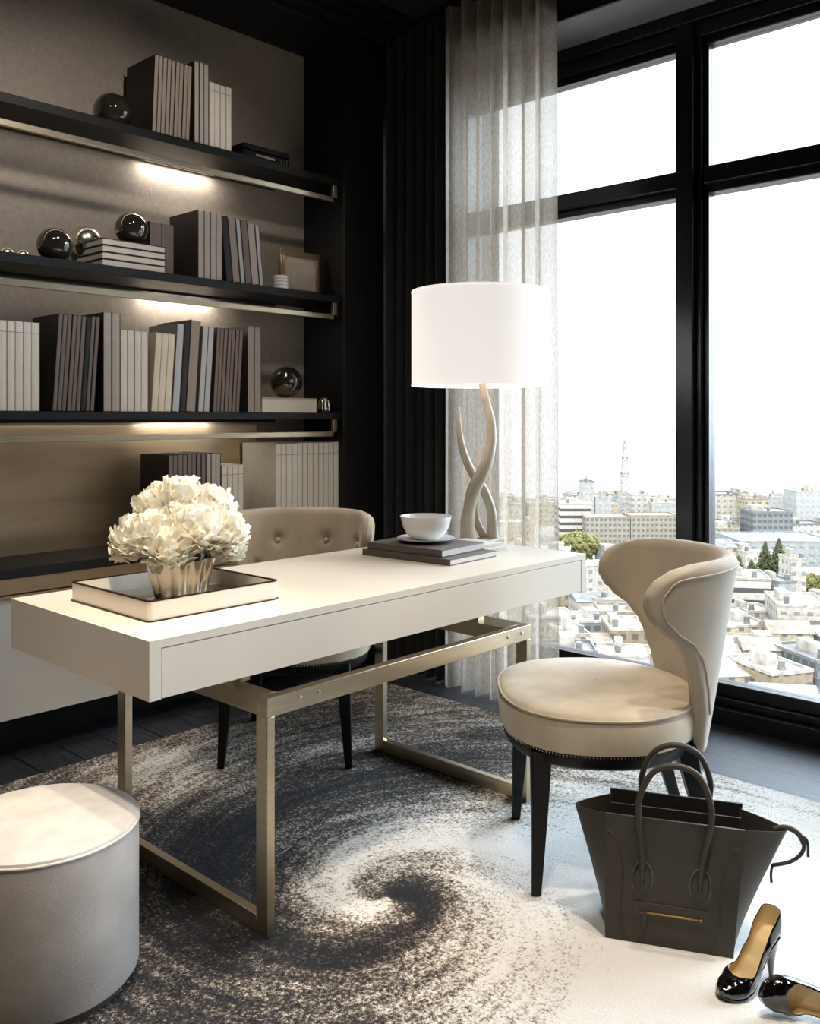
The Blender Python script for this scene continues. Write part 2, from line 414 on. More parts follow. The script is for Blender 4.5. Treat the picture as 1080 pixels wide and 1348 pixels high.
def row(zs, pa, pb, n, ytop, colour, desc, where, group, lean=0, Y=3.215, d=.215, line=False, kind='book', gap=.0008):
    X0, X1 = Xof(pa, Y), Xof(pb, Y); w = (X1-X0)/n
    h = zof(ytop, X0, Y)-zs
    for i in range(n):
        o_ = ORD[i+1] if i < n-1 or n < 3 else 'last'
        if n == 1: lab = f'{desc} {kind} {where}'
        elif n == 2: lab = f'{desc} {kind}, {["left","right"][i]} one of a pair {where}'
        else: lab = f'{desc} {kind}, {o_} of the {n} {where}' if i == 0 else (f'{desc} {kind}, rightmost of the {n} {where}' if i == n-1 else f'{desc} {kind}, {o_} from left of {n} {where}')
        hh = h*(1+random.uniform(-.003, .003))
        L = math.radians(lean)
        zz = zs + (w*sin(-L) if L < 0 else 0)
        if L < 0: zz = zs
        # keep the low corner on the shelf
        book('book', X0+i*w+gap/2, Y+random.uniform(-.002, .002), zs+.0005+(w*sin(L) if L > 0 else 0), (w*cos(L)-gap), hh/cos(L)-w*abs(sin(L)), d, L, BOOKC[colour], lab, group, line, SIDE[colour])
S1, S2, S3, S4 = 2.3652, 1.8102, 1.2532, .7052
# top shelf
row(S1, 200, 250, 9, 70, 'taupe', 'thin taupe', 'on the top shelf', 'thin taupe books on the top shelf', 2.5)
row(S1, 256, 275, 3, 80, 'greige', 'tall greige', 'left of the white ones, top shelf', 'greige books on the top shelf')
row(S1, 275.5, 305, 4, 107, 'white', 'shorter white', 'at right end of the row, top shelf', 'white books on the top shelf', line=True, d=.2)
# middle shelf
row(S2, 197, 229, 2, 291, 'brown', 'dark brown', 'set back behind the flat stack, middle shelf', 'brown books behind the flat stack', Y=3.275, d=.18)
row(S2, 261, 293, 4, 276, 'greige', 'grey upright', 'in the middle of the middle shelf', 'grey upright books on the middle shelf')
row(S2, 299, 307, 1, 284, 'charcoal', 'charcoal slanted', 'leaning against the grey upright ones, middle shelf', 'slanted books on the middle shelf', -6)
row(S2, 307.5, 317, 1, 287, 'taupe', 'taupe slanted', 'left of a thin white spine, middle shelf', 'slanted books on the middle shelf', -6)
row(S2, 317.5, 323, 1, 289, 'silver', 'thin white slanted', 'between taupe and brown spines, middle shelf', 'slanted books on the middle shelf', -6)
row(S2, 323.5, 332, 1, 290, 'brown', 'brown slanted', 'right of a thin white spine, middle shelf', 'slanted books on the middle shelf', -6)
row(S2, 332.5, 342, 1, 294, 'greige', 'grey slanted', 'second from right end, middle shelf', 'slanted books on the middle shelf', -6)
row(S2, 342.5, 347.5, 1, 297, 'silver', 'thin silver slanted', 'at right end of the slanted run, middle shelf', 'slanted books on the middle shelf', -6)
# lowest shelf
row(S3, -13, 52.5, 6, 420, 'white', 'wide white', 'at far left of the lowest shelf', 'wide white books on the lowest shelf', line=True)
row(S3, 69, 106, 6, 412, 'brown', 'thin brown slanted', 'beside the wide white ones, low shelf', 'brown slanted books on the lowest shelf', 4)
row(S3, 106.3, 112.5, 1, 416, 'black', 'black slanted', 'between two runs of brown ones, low shelf', 'brown slanted books on the lowest shelf', 4)
row(S3, 113, 124, 2, 415, 'brown', 'thin brown slanted', 'beside the greige pair, low shelf', 'brown slanted books on the lowest shelf', 4)
row(S3, 136.5, 158.5, 2, 411, 'greige', 'tall greige', 'left of the short white ones, low shelf', 'greige upright books on the lowest shelf')
row(S3, 159, 195.5, 4, 434, 'white', 'short white', 'in the middle of the lowest shelf', 'short white books on the lowest shelf')
row(S3, 199, 225, 3, 437, 'ivory', 'slim ivory slanted', 'after the short white ones, low shelf', 'slanted pale books on the lowest shelf', 4)
row(S3, 226.5, 236, 1, 425, 'silver', 'silver slanted', 'between ivory and dark covers, low shelf', 'slanted pale books on the lowest shelf', 4)
row(S3, 237, 244.5, 1, 422, 'charcoal', 'charcoal slanted', 'left of a thick taupe spine, low shelf', 'slanted dark books on the lowest shelf', 4)
row(S3, 245, 257.5, 1, 420, 'taupe', 'thick taupe slanted', 'tallest in the right half of the lowest shelf', 'slanted dark books on the lowest shelf', 4)
row(S3, 261, 276, 2, 429, 'silver', 'silver slanted', 'right of the thick taupe one, low shelf', 'slanted pale books on the lowest shelf', 4)
row(S3, 280, 315, 7, 431, 'brown', 'thin brown slanted', 'near the row end, low shelf', 'brown slanted books near the right end', 3.6)
row(S3, 326, 344, 2, 429, 'taupe', 'taupe upright', 'closing the row at right, low shelf', 'taupe upright books on the lowest shelf')
# cabinet top
row(S4, 222, 271, 8, 599, 'brown', 'thin brown', 'behind the flowers on the cabinet', 'thin brown books on the cabinet', 0)
row(S4, 271.5, 291, 3, 597, 'greige', 'pale greige', 'behind the flowers on the cabinet', 'pale greige books on the cabinet')
row(S4, 292, 321, 4, 613, 'white', 'short white', 'behind the flowers on the cabinet', 'short white books on the cabinet', line=True)
row(S4, 363, 446, 12, 584, 'white', 'tall white', 'at right end of the cabinet', 'tall white books on the cabinet', line=True, d=.245)
# flat stack on the middle shelf
def flatbook(X0, X1, Y0, Y1, z0, z1, cm, label, group, rz=0):
    cxx, cyy = (X0+X1)/2, (Y0+Y1)/2
    o = empty('book', (cxx, cyy, z0), rz); hx, hy, h = (X1-X0)/2, (Y1-Y0)/2, z1-z0
    t = min(.003, h*.10)
    MB().box(-hx, hx, -hy, hy, 0, t).box(-hx, hx, -hy, hy, h-t, h).box(-hx, hx, hy-t, hy, t, h-t).build('cover', cm, o, bevel=.0008)
    MB().box(-hx+.003, hx-.003, -hy+.003, hy-t-.001, t, h-t).build('page_block', M['paper'], o)
    tag(o, label, 'book', group); return o
xa, xb = Xof(135, 3.215), Xof(218, 3.215)
ztop = zof(312, xa, 3.215); hb = (ztop-S2)/4
for k, w_ in enumerate(['lowest', 'second from bottom', 'second from top', 'topmost']):
    flatbook(xa, xb, 3.215, 3.43, S2+hb*k, S2+hb*(k+1)-.0005, BOOKC['charcoal'], f'dark covered book lying flat under the glass ball, {w_} of four', 'books lying flat on the middle shelf')
xc, xd = Xof(345.5, 3.215), Xof(418, 3.215); zt3 = zof(523, xc, 3.215)
flatbook(xc, xd, 3.215, 3.40, S3, zt3, BOOKC['beige'], 'beige box-like book lying flat under the dark ball', 'books lying flat on the lowest shelf')

# ---------------------------------------------------------------- ornaments on shelves
def ball(px, Y, rpx, z0, mat, label, name='glass_ball', group='decorative balls on the shelves'):
    X = Xof(px, Y); R = rpx/1200*dep(X, Y)
    m = MB().sphere((0, 0, R), R, 48, 28)
    return tag(m.build(name, mat, loc=(X, Y, z0), smooth=180), label, 'ornament', group)
ball(148, 3.33, 25, S1, M['ball'], 'dark smoked glass ball on the top shelf beside the taupe books')
ball(72, 3.30, 23, S2, M['ball'], 'dark glass ball sitting directly on the middle shelf')
ball(113, 3.40, 21, S2+.052, M['steelball'], 'bright mirrored ball behind the flat books', 'mirrored_ball')
tag(MB().lathe([(.03, 0), (.03, .004), (.018, .01), (.018, .044), (.03, .0535)], 32).build('ball_stand', M['steelball'], loc=(Xof(113, 3.40), 3.40, S2)), 'small round stand under the bright mirrored ball', 'stand')
ball(173, 3.29, 21.5, ztop-.0003, M['ball'], 'dark glass ball resting on top of the four flat books')
ball(8, 3.42, 10.5, S2, M['steelball'], 'small silver ball at the far left of the middle shelf, left one', 'mirrored_ball')
ball(29, 3.42, 10, S2, M['steelball'], 'small silver ball at far left of the middle shelf, right one', 'mirrored_ball')
ball(377, 3.29, 21, zt3, M['ball'], 'dark glass ball on the beige flat book')
# ribbed silver pot on lowest shelf
X = Xof(427, 3.25); R = 8.5/1200*dep(X, 3.25)
m = MB().lathe([(R*.72, 0), (R*.98, R*.5), (R, R), (R*.98, R*1.5), (R*.74, R*2.1), (R*.5, R*2.15)], 48, rf=lambda a, z: 1+.05*cos(a*14))
pot = m.build('ribbed_pot', M['steelball'], loc=(X, 3.25, S3)); tag(pot, 'small ribbed silver pot beside the beige flat book', 'ornament')
MB().lathe([(R*.5, R*2.15), (R*.5, R*2.3), (R*.2, R*2.4)], 24).build('lid', M['gold'], pot)
# candle pot
X = Xof(371.5, 3.225); R = 10/1200*dep(X, 3.225)
m = MB().lathe([(R*.9, 0), (R, .004), (R, R*1.7), (R*.93, R*1.75), (R*.9, R*1.5)], 32)
cp = tag(m.build('candle_pot', M['china'], loc=(X, 3.235, S2)), 'small white patterned candle pot in front of the picture frame', 'candle')
for zz in (R*.45, R*.9, R*1.3):
    MB().lathe([(R*1.01, zz), (R*1.03, zz+.002), (R*1.01, zz+.004)], 32, caps=False).build('pattern_band', BOOKC['silver'], cp)
# picture frame
Xa, Xb = Xof(370, 3.31), Xof(422, 3.31); hz = zof(327, Xa, 3.31)-S2
pf = empty('picture_frame', ((Xa+Xb)/2, 3.31, S2)); tag(pf, 'gold picture frame with blank beige print on the middle shelf', 'picture frame')
hw = (Xb-Xa)/2; t = .024
m = MB()
for (x0, x1, z0, z1) in ((-hw, hw, 0, t), (-hw, hw, hz-t, hz), (-hw, -hw+t, t, hz-t), (hw-t, hw, t, hz-t)): m.box(x0, x1, 0, .022, z0, z1)
for (x0, x1, z0, z1) in ((-hw+t*.6, hw-t*.6, t*.6, t), (-hw+t*.6, hw-t*.6, hz-t, hz-t*.6), (-hw+t*.6, -hw+t, t, hz-t), (hw-t, hw-t*.6, t, hz-t)): m.box(x0, x1, -.004, .0, z0, z1)
m.build('frame_moulding', M['bronze'], pf, bevel=.002)
MB().box(-hw+t, hw-t, .008, .012, t, hz-t).build('print', simple('print_paper', '#b8ab9c', .8), pf)
MB().box(-.012, .012, .022, .09, .0, .004).box(-.012, .012, .022, .026, 0, hz*.7).build('easel_back', M['black'], pf)
# black lacquer box, top shelf
Xa, Xb = Xof(321, 3.24), Xof(381, 3.24); hb_ = zof(187, Xa, 3.24)-S1
bx = empty('lacquer_box', ((Xa+Xb)/2, 3.24, S1)); tag(bx, 'black lacquer box with silver inlay on the top shelf', 'box')
hw = (Xb-Xa)/2
MB().box(-hw, hw, 0, .17, 0, hb_*.62).build('box_body', M['leg'], bx, bevel=.003)
MB().box(-hw-.003, hw+.003, -.003, .173, hb_*.66, hb_).build('lid', M['leg'], bx, bevel=.003)
MB().box(-hw*.5, hw*.35, -.0035, .0, hb_*.28, hb_*.42).build('silver_inlay', M['mirror'], bx)
m = MB()
for k in range(6): m.box(hw*.45+k*.016, hw*.45+k*.016+.007, -.004, 0, .008, hb_*.55)
m.build('flutes', M['darkmetal'], bx)

# ---------------------------------------------------------------- desk
DX0, DX1, DY0, DY1, DZ0, DZ1 = 1.02, 2.705, 1.695, 2.363, .636, .763
desk = empty('writing_desk', ((DX0+DX1)/2, (DY0+DY1)/2, 0)); tag(desk, 'long cream lacquer desk with slim drawers on a brass frame base', 'desk')
ox, oy = desk.location.x, desk.location.y
MB().box(DX0-ox, DX1-ox, DY0-oy, DY1-oy, DZ1-.018, DZ1).box(DX0-ox, DX1-ox, DY0+.02-oy, DY1-oy, DZ0, DZ1-.018).box(DX0-ox, DX0+.028-ox, DY0-oy, DY0+.02-oy, DZ0, DZ1-.018).box(DX1-.028-ox, DX1-ox, DY0-oy, DY0+.02-oy, DZ0, DZ1-.018).build('desk_body', M['cream'], desk)
MB().box(DX0+.0298-ox, DX1-.0298-ox, DY0+.0008-oy, DY0+.018-oy, DZ0+.001, DZ1-.0202).build('drawer', M['cream'], desk, bevel=.001)
BX0, BX1, BY0, BY1, BZ = 1.33, 2.385, 1.697, 2.38, .573
LW, LD, RH = .023, .042, .046
for (x, y) in ((BX0, BY0), (BX1-LW, BY0), (BX0, BY1-LD), (BX1-LW, BY1-LD)):
    MB().box(x-ox, x+LW-ox, y-oy, y+LD-oy, .0125, BZ-RH).build('leg', M['gold'], desk, bevel=.0015)
for x in (BX0, BX1-LW):
    MB().box(x-ox, x+LW-ox, BY0+LD-oy, BY1-LD-oy, .0125, .0125+.042).build('runner', M['gold'], desk, bevel=.0015)
m = MB().box(BX0-ox, BX1-ox, BY0-oy, BY0+.03-oy, BZ-RH, BZ).box(BX0-ox, BX1-ox, BY1-.03-oy, BY1-oy, BZ-RH, BZ)
m.box(BX0-ox, BX0+.05-ox, BY0+.03-oy, BY1-.03-oy, BZ-RH, BZ).box(BX1-.10-ox, BX1-ox, BY0+.03-oy, BY1-.03-oy, BZ-RH, BZ)
m.build('top_rail', M['gold'], desk, bevel=.0015)
for x in (BX0+.04, BX1-.07):
    for y in (DY0+.16, DY1-.16): MB().box(x-ox, x+.03-ox, y-oy, y+.03-oy, BZ, DZ0).build('support_post', M['gold'], desk)
m = MB()
for x in (BX0+.10, BX0+.16, BX1-.12, BX1-.05):
    m = MB().lathe([(.006, 0), (.006, .002), (.003, .003)], 12, (x-ox, BZ-.02, 0))
    mm = MB()
    for i in range(0, len(m.v)): mm.v.append((m.v[i][0], BY0-oy-m.v[i][2], m.v[i][1]))
    mm.f = [tuple(reversed(f)) for f in m.f]; mm.mi = m.mi
    mm.build('screw', M['gold'], desk)

# ---------------------------------------------------------------- tray on desk
TB = DZ1+.0003
p0 = Vector(at(196, 820, DZ1)); pL = Vector(at(96, 790, DZ1)); pR = Vector(at(370, 789, DZ1))
wX, wY = pR.x-p0.x+.0, pL.y-p0.y+.0
tx, ty = p0.x, p0.y
wX = .50 if wX < .3 else wX
def rrect(w, d, r, n=6):
    out = []
    for (cx_, cy_, a0) in ((w-r, r, -PI/2), (w-r, d-r, 0), (r, d-r, PI/2), (r, r, PI)):
        for k in range(n+1):
            a = a0+k/n*PI/2; out.append((cx_+r*cos(a), cy_+r*sin(a)))
    return out
print('TRAY', tx, ty, wX, wY)
tray = empty('serving_tray', (tx+wX/2, ty+wY/2, TB)); tag(tray, 'rectangular cream tray with dark bronze rim and mirrored bottom on the desk', 'tray')
def ring(mb, w, d, r, t, z0, z1, mat=0, off=0):
    o = rrect(w+2*off, d+2*off, r+off); i = rrect(w-2*t, d-2*t, max(.002, r-t))
    o = [(x-w/2-off, y-d/2-off) for x, y in o]; i = [(x-w/2+t, y-d/2+t) for x, y in i]; n = len(o)
    vs = [(x, y, z0) for x, y in o]+[(x, y, z1) for x, y in o]+[(x, y, z1) for x, y in i]+[(x, y, z0) for x, y in i]
    fs = []
    for k in range(n):
        q = (k+1) % n
        fs += [(k, q, n+q, n+k), (n+k, n+q, 2*n+q, 2*n+k), (2*n+k, 2*n+q, 3*n+q, 3*n+k), (3*n+k, 3*n+q, q, k)]
    mb.add(vs, fs, mat)
TH = .046
m = MB(); ring(m, wX, wY, .012, .006, .003, TH); m.build('tray_wall', M['cream'], tray, smooth=40)
m = MB(); ring(m, wX, wY, .012, .006, TH, TH+.003, off=.001); m.build('rim', M['darkmetal'], tray)
m = MB(); ring(m, wX, wY, .012, .02, 0, .003, off=.004); m.build('foot_rim', M['darkmetal'], tray)
MB().box(-wX/2+.005, wX/2-.005, -wY/2+.005, wY/2-.005, .002, .006).build('tray_bottom', M['tray_in'], tray)

# ---------------------------------------------------------------- vase + flowers
vx, vy = at(238, 784, DZ1+.007); VZ = DZ1+.0068
prof = [(.062, 0), (.064, .004), (.072, .04), (.083, .085), (.087, .100), (.083, .1), (.079, .085), (.068, .04), (.060, .008)]
m = MB().lathe(prof, 96, rf=lambda a, z: 1+.15*abs(sin(a*5))-.09)
vase = m.build('fluted_vase', M['mirror'], loc=(vx, vy, VZ), smooth=60); tag(vase, 'small fluted mirrored vase standing on the tray', 'vase')
def petal(mb, c, nrm, tang, size, curl):
    bn = nrm.cross(tang)
    n = 4
    ph = random.random()*6
    def P(i, j):
        u = i/(n-1)-.5; v = j/(n-1)
        wd = size*(.45+1.1*v*(1.35-v))*1.0
        rf = .07*size*sin(ph+u*9)*v
        p = c + bn*(u*wd) + tang*(v*size) + nrm*(curl*size*(v*v) + rf + .35*size*u*u)
        return p
    mb.grid(P, n, n)
def blossom(px, py, rpx, dd, label):
    d = dep(vx, vy)+dd; r = (px-540)/1200*d
    x, y = rd(r, d); z = H+(550-py)/1200*d; R = rpx/1200*d
    o = empty('peony', (x, y, z)); tag(o, label, 'flower', 'white peonies in the mirrored vase')
    mb = MB(); N = 230
    for k in range(N):
        t = (k+.5)/N; ph = k*2.39996
        zz = 1-2*t*.93; rr = math.sqrt(max(0, 1-zz*zz))
        n_ = Vector((rr*cos(ph), rr*sin(ph), zz)).normalized()
        a = Vector((0, 0, 1)) if abs(n_.z) < .95 else Vector((1, 0, 0))
        tg = (a - n_*a.dot(n_)).normalized()
        tg = (Matrix.Rotation(random.uniform(-.9, .9), 3, n_) @ tg)
        tilt = random.uniform(.35, 1.15)
        tang = (tg*cos(tilt)+n_*sin(tilt)).normalized(); nr = (n_*cos(tilt)-tg*sin(tilt)).normalized()
        petal(mb, n_*R*random.uniform(.55, .82), nr, tang, R*random.uniform(.34, .52), random.uniform(-.5, .1))
    mb.sphere((0, 0, 0), R*.66, 16, 10)
    mb.build('petals', M['petal'], o, smooth=180)
    # stem down to the vase
    s0 = Vector((0, 0, -R*.5)); e = Vector((vx-x, vy-y, VZ+.03-z)); mid = Vector(((vx-x)*.75, (vy-y)*.75, VZ+.12-z))
    q = e + Vector((random.uniform(-.02, .02), random.uniform(-.02, .02), 0))
    MB().tube(spline([s0, mid, q], 8), .003, 6).build('stem', M['leaf'], o)
for a in [(182, 712, 34, .02, 'white peony at the far left of the bouquet'), (208, 672, 33, .06, 'white peony at upper left of the bouquet'),
          (240, 662, 34, .05, 'white peony at the very top of the bouquet'), (274, 674, 34, .05, 'white peony at upper right of the bouquet'),
          (297, 703, 29, .0, 'white peony at the far right of the bouquet'), (226, 722, 33, -.07, 'white peony low at the front of the bouquet'),
          (262, 700, 33, -.05, 'white peony at the front right of the bouquet'), (200, 706, 31, -.05, 'white peony at front left, beside the lowest one'),
          (168, 722, 23, .03, 'smaller white peony hanging below the far left one'), (303, 722, 20, .02, 'smaller white peony hanging below the far right one'), (240, 690, 30, .0, 'white peony in the heart of the bouquet')]:
    blossom(*a)
# a short bud at rim right
bd = empty('flower_bud', (vx+.03, vy-.028, VZ+.118)); tag(bd, 'small yellow-green bud at the right rim of the mirrored vase', 'flower')
m = MB()
for k in range(26):
    a = random.random()*2*PI; q = random.random()*.022
    m.sphere((q*cos(a), q*sin(a), random.uniform(-.006, .008)), .007, 8, 6)
m.build('florets', simple('bud_green', '#b9b98a', .6), bd); MB().tube([(0, 0, 0), (-.01, .008, -.09)], .003, 6).build('stem', M['leaf'], bd)

# ---------------------------------------------------------------- books, bowl and lamp on the desk
def deskbook(c, L, W, z0, h, rz, cm, label):
    o = empty('book', (c[0], c[1], z0), rz); t = .003
    MB().box(-L/2, L/2, -W/2, W/2, 0, t).box(-L/2, L/2, -W/2, W/2, h-t, h).box(-L/2, -L/2+t, -W/2, W/2, t, h-t).build('cover', cm, o, bevel=.001)
    MB().box(-L/2+t, L/2-.0015, -W/2+.0015, W/2-.0015, t, h-t).build('page_block', M['paper'], o)
    tag(o, label, 'book', 'books stacked on the desk'); return o
P = [Vector(at(487, 729, DZ1)), Vector(at(583, 747, DZ1)), Vector(at(645, 734, DZ1))]
Wb = (P[0]-P[1]).length; Lb = (P[2]-P[1]).length; ang = math.atan2((P[2]-P[1]).y, (P[2]-P[1]).x)
ctr = (P[0]+P[2])/2
print('DESKBOOK', Wb, Lb, math.degrees(ang), ctr)
deskbook(ctr, Lb, Wb, DZ1+.0003, .020, ang, BOOKC['umber'], 'larger dark grey book, lower of two under the bowl')
c2 = ctr+Vector((.0, .015)); T2 = DZ1+.0206; 
deskbook(c2, Lb*.93, Wb*.84, T2, .024, ang+.02, BOOKC['umber'], 'smaller dark grey book directly beneath the saucer')
T3 = T2+.0243
bxy = at(561, 713, T3)
s_ = (1200/dep(*bxy)); R = 34/s_
m = MB().lathe([(R*.35, 0), (R*.5, .002), (R*1.0, .009), (R*1.12, .014), (R*1.12, .016), (R*.95, .012), (R*.4, .006)], 64)
tag(m.build('saucer', M['china'], loc=(bxy[0], bxy[1], T3), smooth=60), 'white china saucer on the dark books', 'saucer')
m = MB().lathe([(R*.42, 0), (R*.46, .004), (R*.72, .018), (R*.90, .045), (R*.99, .078), (R*1.01, .082), (R*.97, .082), (R*.88, .047), (R*.68, .022), (R*.3, .012)], 64)
tag(m.build('bowl', M['china'], loc=(bxy[0], bxy[1], T3+.0062), smooth=60), 'white china bowl standing on the saucer', 'bowl')
# white notebooks at lamp foot
q0 = Vector(at(632, 729, DZ1)); 
deskn = []
for k, (zz, hh, sh, lb) in enumerate(((DZ1+.0003, .012, 0, 'lower pale notebook of two in front of the lamp foot'), (DZ1+.0126, .012, .008, 'upper pale notebook of two in front of the lamp foot'))):
    c = q0+Vector((.075+.0*sh, .09+sh))
    o = deskbook(c, .15-.01*k, .19-.02*k, zz, hh, 0, BOOKC['white'], lb); o['group'] = 'notebooks by the lamp'

# lamp
lx, ly = at(632, 713, DZ1); ld = dep(lx, ly); print('LAMP', lx, ly, ld)
lx, ly = rd((632-540)/1200*3.42, 3.42); ld = 3.42
lamp = empty('table_lamp', (lx, ly, DZ1+.0003)); tag(lamp, 'table lamp with white drum shade on twisting branch stem', 'lamp')
zb = lambda py: H+(550-py)/1200*ld-DZ1-.0003
def lp(px, py, off=0):
    r = (px-632)/1200*ld; 
    return Vector((SX*r+CX*off, -CX*r+SX*off, zb(py)))
MB().box(-.075, .075, -.06, .06, 0, .014).build('foot', M['lampbody'], lamp, bevel=.003, rz=0)
def branch(pts, rads, name='branch'):
    P3 = spline([lp(*p) for p in pts], 60)
    R_ = [lerp_tab([(i/(len(rads)-1), v) for i, v in enumerate(rads)], k/59)/1200*ld for k in range(60)]
    MB().tube(P3, R_, 18).build(name, M['lampbody'], lamp, smooth=180)
branch([(617, 713, -.02), (615, 690, -.03), (617, 668, -.035), (624, 642, -.035), (638, 614, -.03), (646.5, 585, -.01), (647, 557, .0), (641, 530, .0), (636, 508, 0), (633, 488, 0)], [12, 9.5, 8, 9, 8.5, 6.5, 5.5, 5, 5, 4.5])
branch([(650, 713, .02), (649, 690, .02), (647, 670, .02), (638, 646, .02), (627, 630, .02), (617, 612, .02), (608.5, 588, .01), (604.5, 562, .0), (604.8, 536, 0)], [8, 7, 6, 6, 6, 5.5, 4.8, 3.6, 1.6])
branch([(640, 713, .03), (634, 700, .03), (627, 685, .02), (624, 668, .0), (628, 650, .0)], [5, 5, 5, 5, 3])
SR = 90/1200*ld
zt, zbm = zb(384.5), zb(508)
MB().lathe([(SR, zbm), (SR, zt), (SR-.003, zt), (SR-.003, zbm), (SR, zbm)], 96, caps=False).build('lamp_shade', M['shade'], lamp, smooth=60)
MB().lathe([(SR+.001, zbm-.001), (SR+.001, zbm+.006), (SR-.004, zbm+.006), (SR-.004, zbm-.001), (SR+.001, zbm-.001)], 96, caps=False).build('shade_trim', M['shade'], lamp)
MB().lathe([(SR+.001, zt-.005), (SR+.001, zt+.001), (SR-.004, zt+.001), (SR-.004, zt-.005), (SR+.001, zt-.005)], 96, caps=False).build('shade_trim', M['shade'], lamp)
MB().tube([(0, 0, zbm+.01), (0, 0, zt-.01)], .006, 10).tube([(-SR+.003, 0, zt-.012), (SR-.003, 0, zt-.012)], .002, 6).tube([(0, -SR+.003, zt-.012), (0, SR-.003, zt-.012)], .002, 6).build('spider', M['gold'], lamp)
MB().sphere((0, 0, zbm+.12), .03).build('bulb', M['shade'], lamp)

# ---------------------------------------------------------------- pouf
pd, pr_, ph_ = 1.97, .2025, .347
ppx, ppy = rd(-.797, pd)
pouf = empty('round_pouf', (ppx, ppy, 0.0125)); tag(pouf, 'round upholstered pouf in pale velvet on dark plinth', 'pouf')
R = pr_
MB().lathe([(R*.9, 0), (R*.9, .03)], 96).build('plinth', M['wood_base'], pouf)
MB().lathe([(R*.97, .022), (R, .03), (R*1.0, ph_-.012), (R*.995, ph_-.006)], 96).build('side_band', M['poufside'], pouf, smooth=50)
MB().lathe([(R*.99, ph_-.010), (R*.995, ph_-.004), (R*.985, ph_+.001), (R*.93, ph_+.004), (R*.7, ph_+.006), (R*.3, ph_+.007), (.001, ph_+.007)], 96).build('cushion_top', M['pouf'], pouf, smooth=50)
MB().tube([(R*1.0*cos(2*PI*k/96), R*1.0*sin(2*PI*k/96), ph_-.007) for k in range(96)], .003, 8, closed=True).build('piping', M['pouf'], pouf)

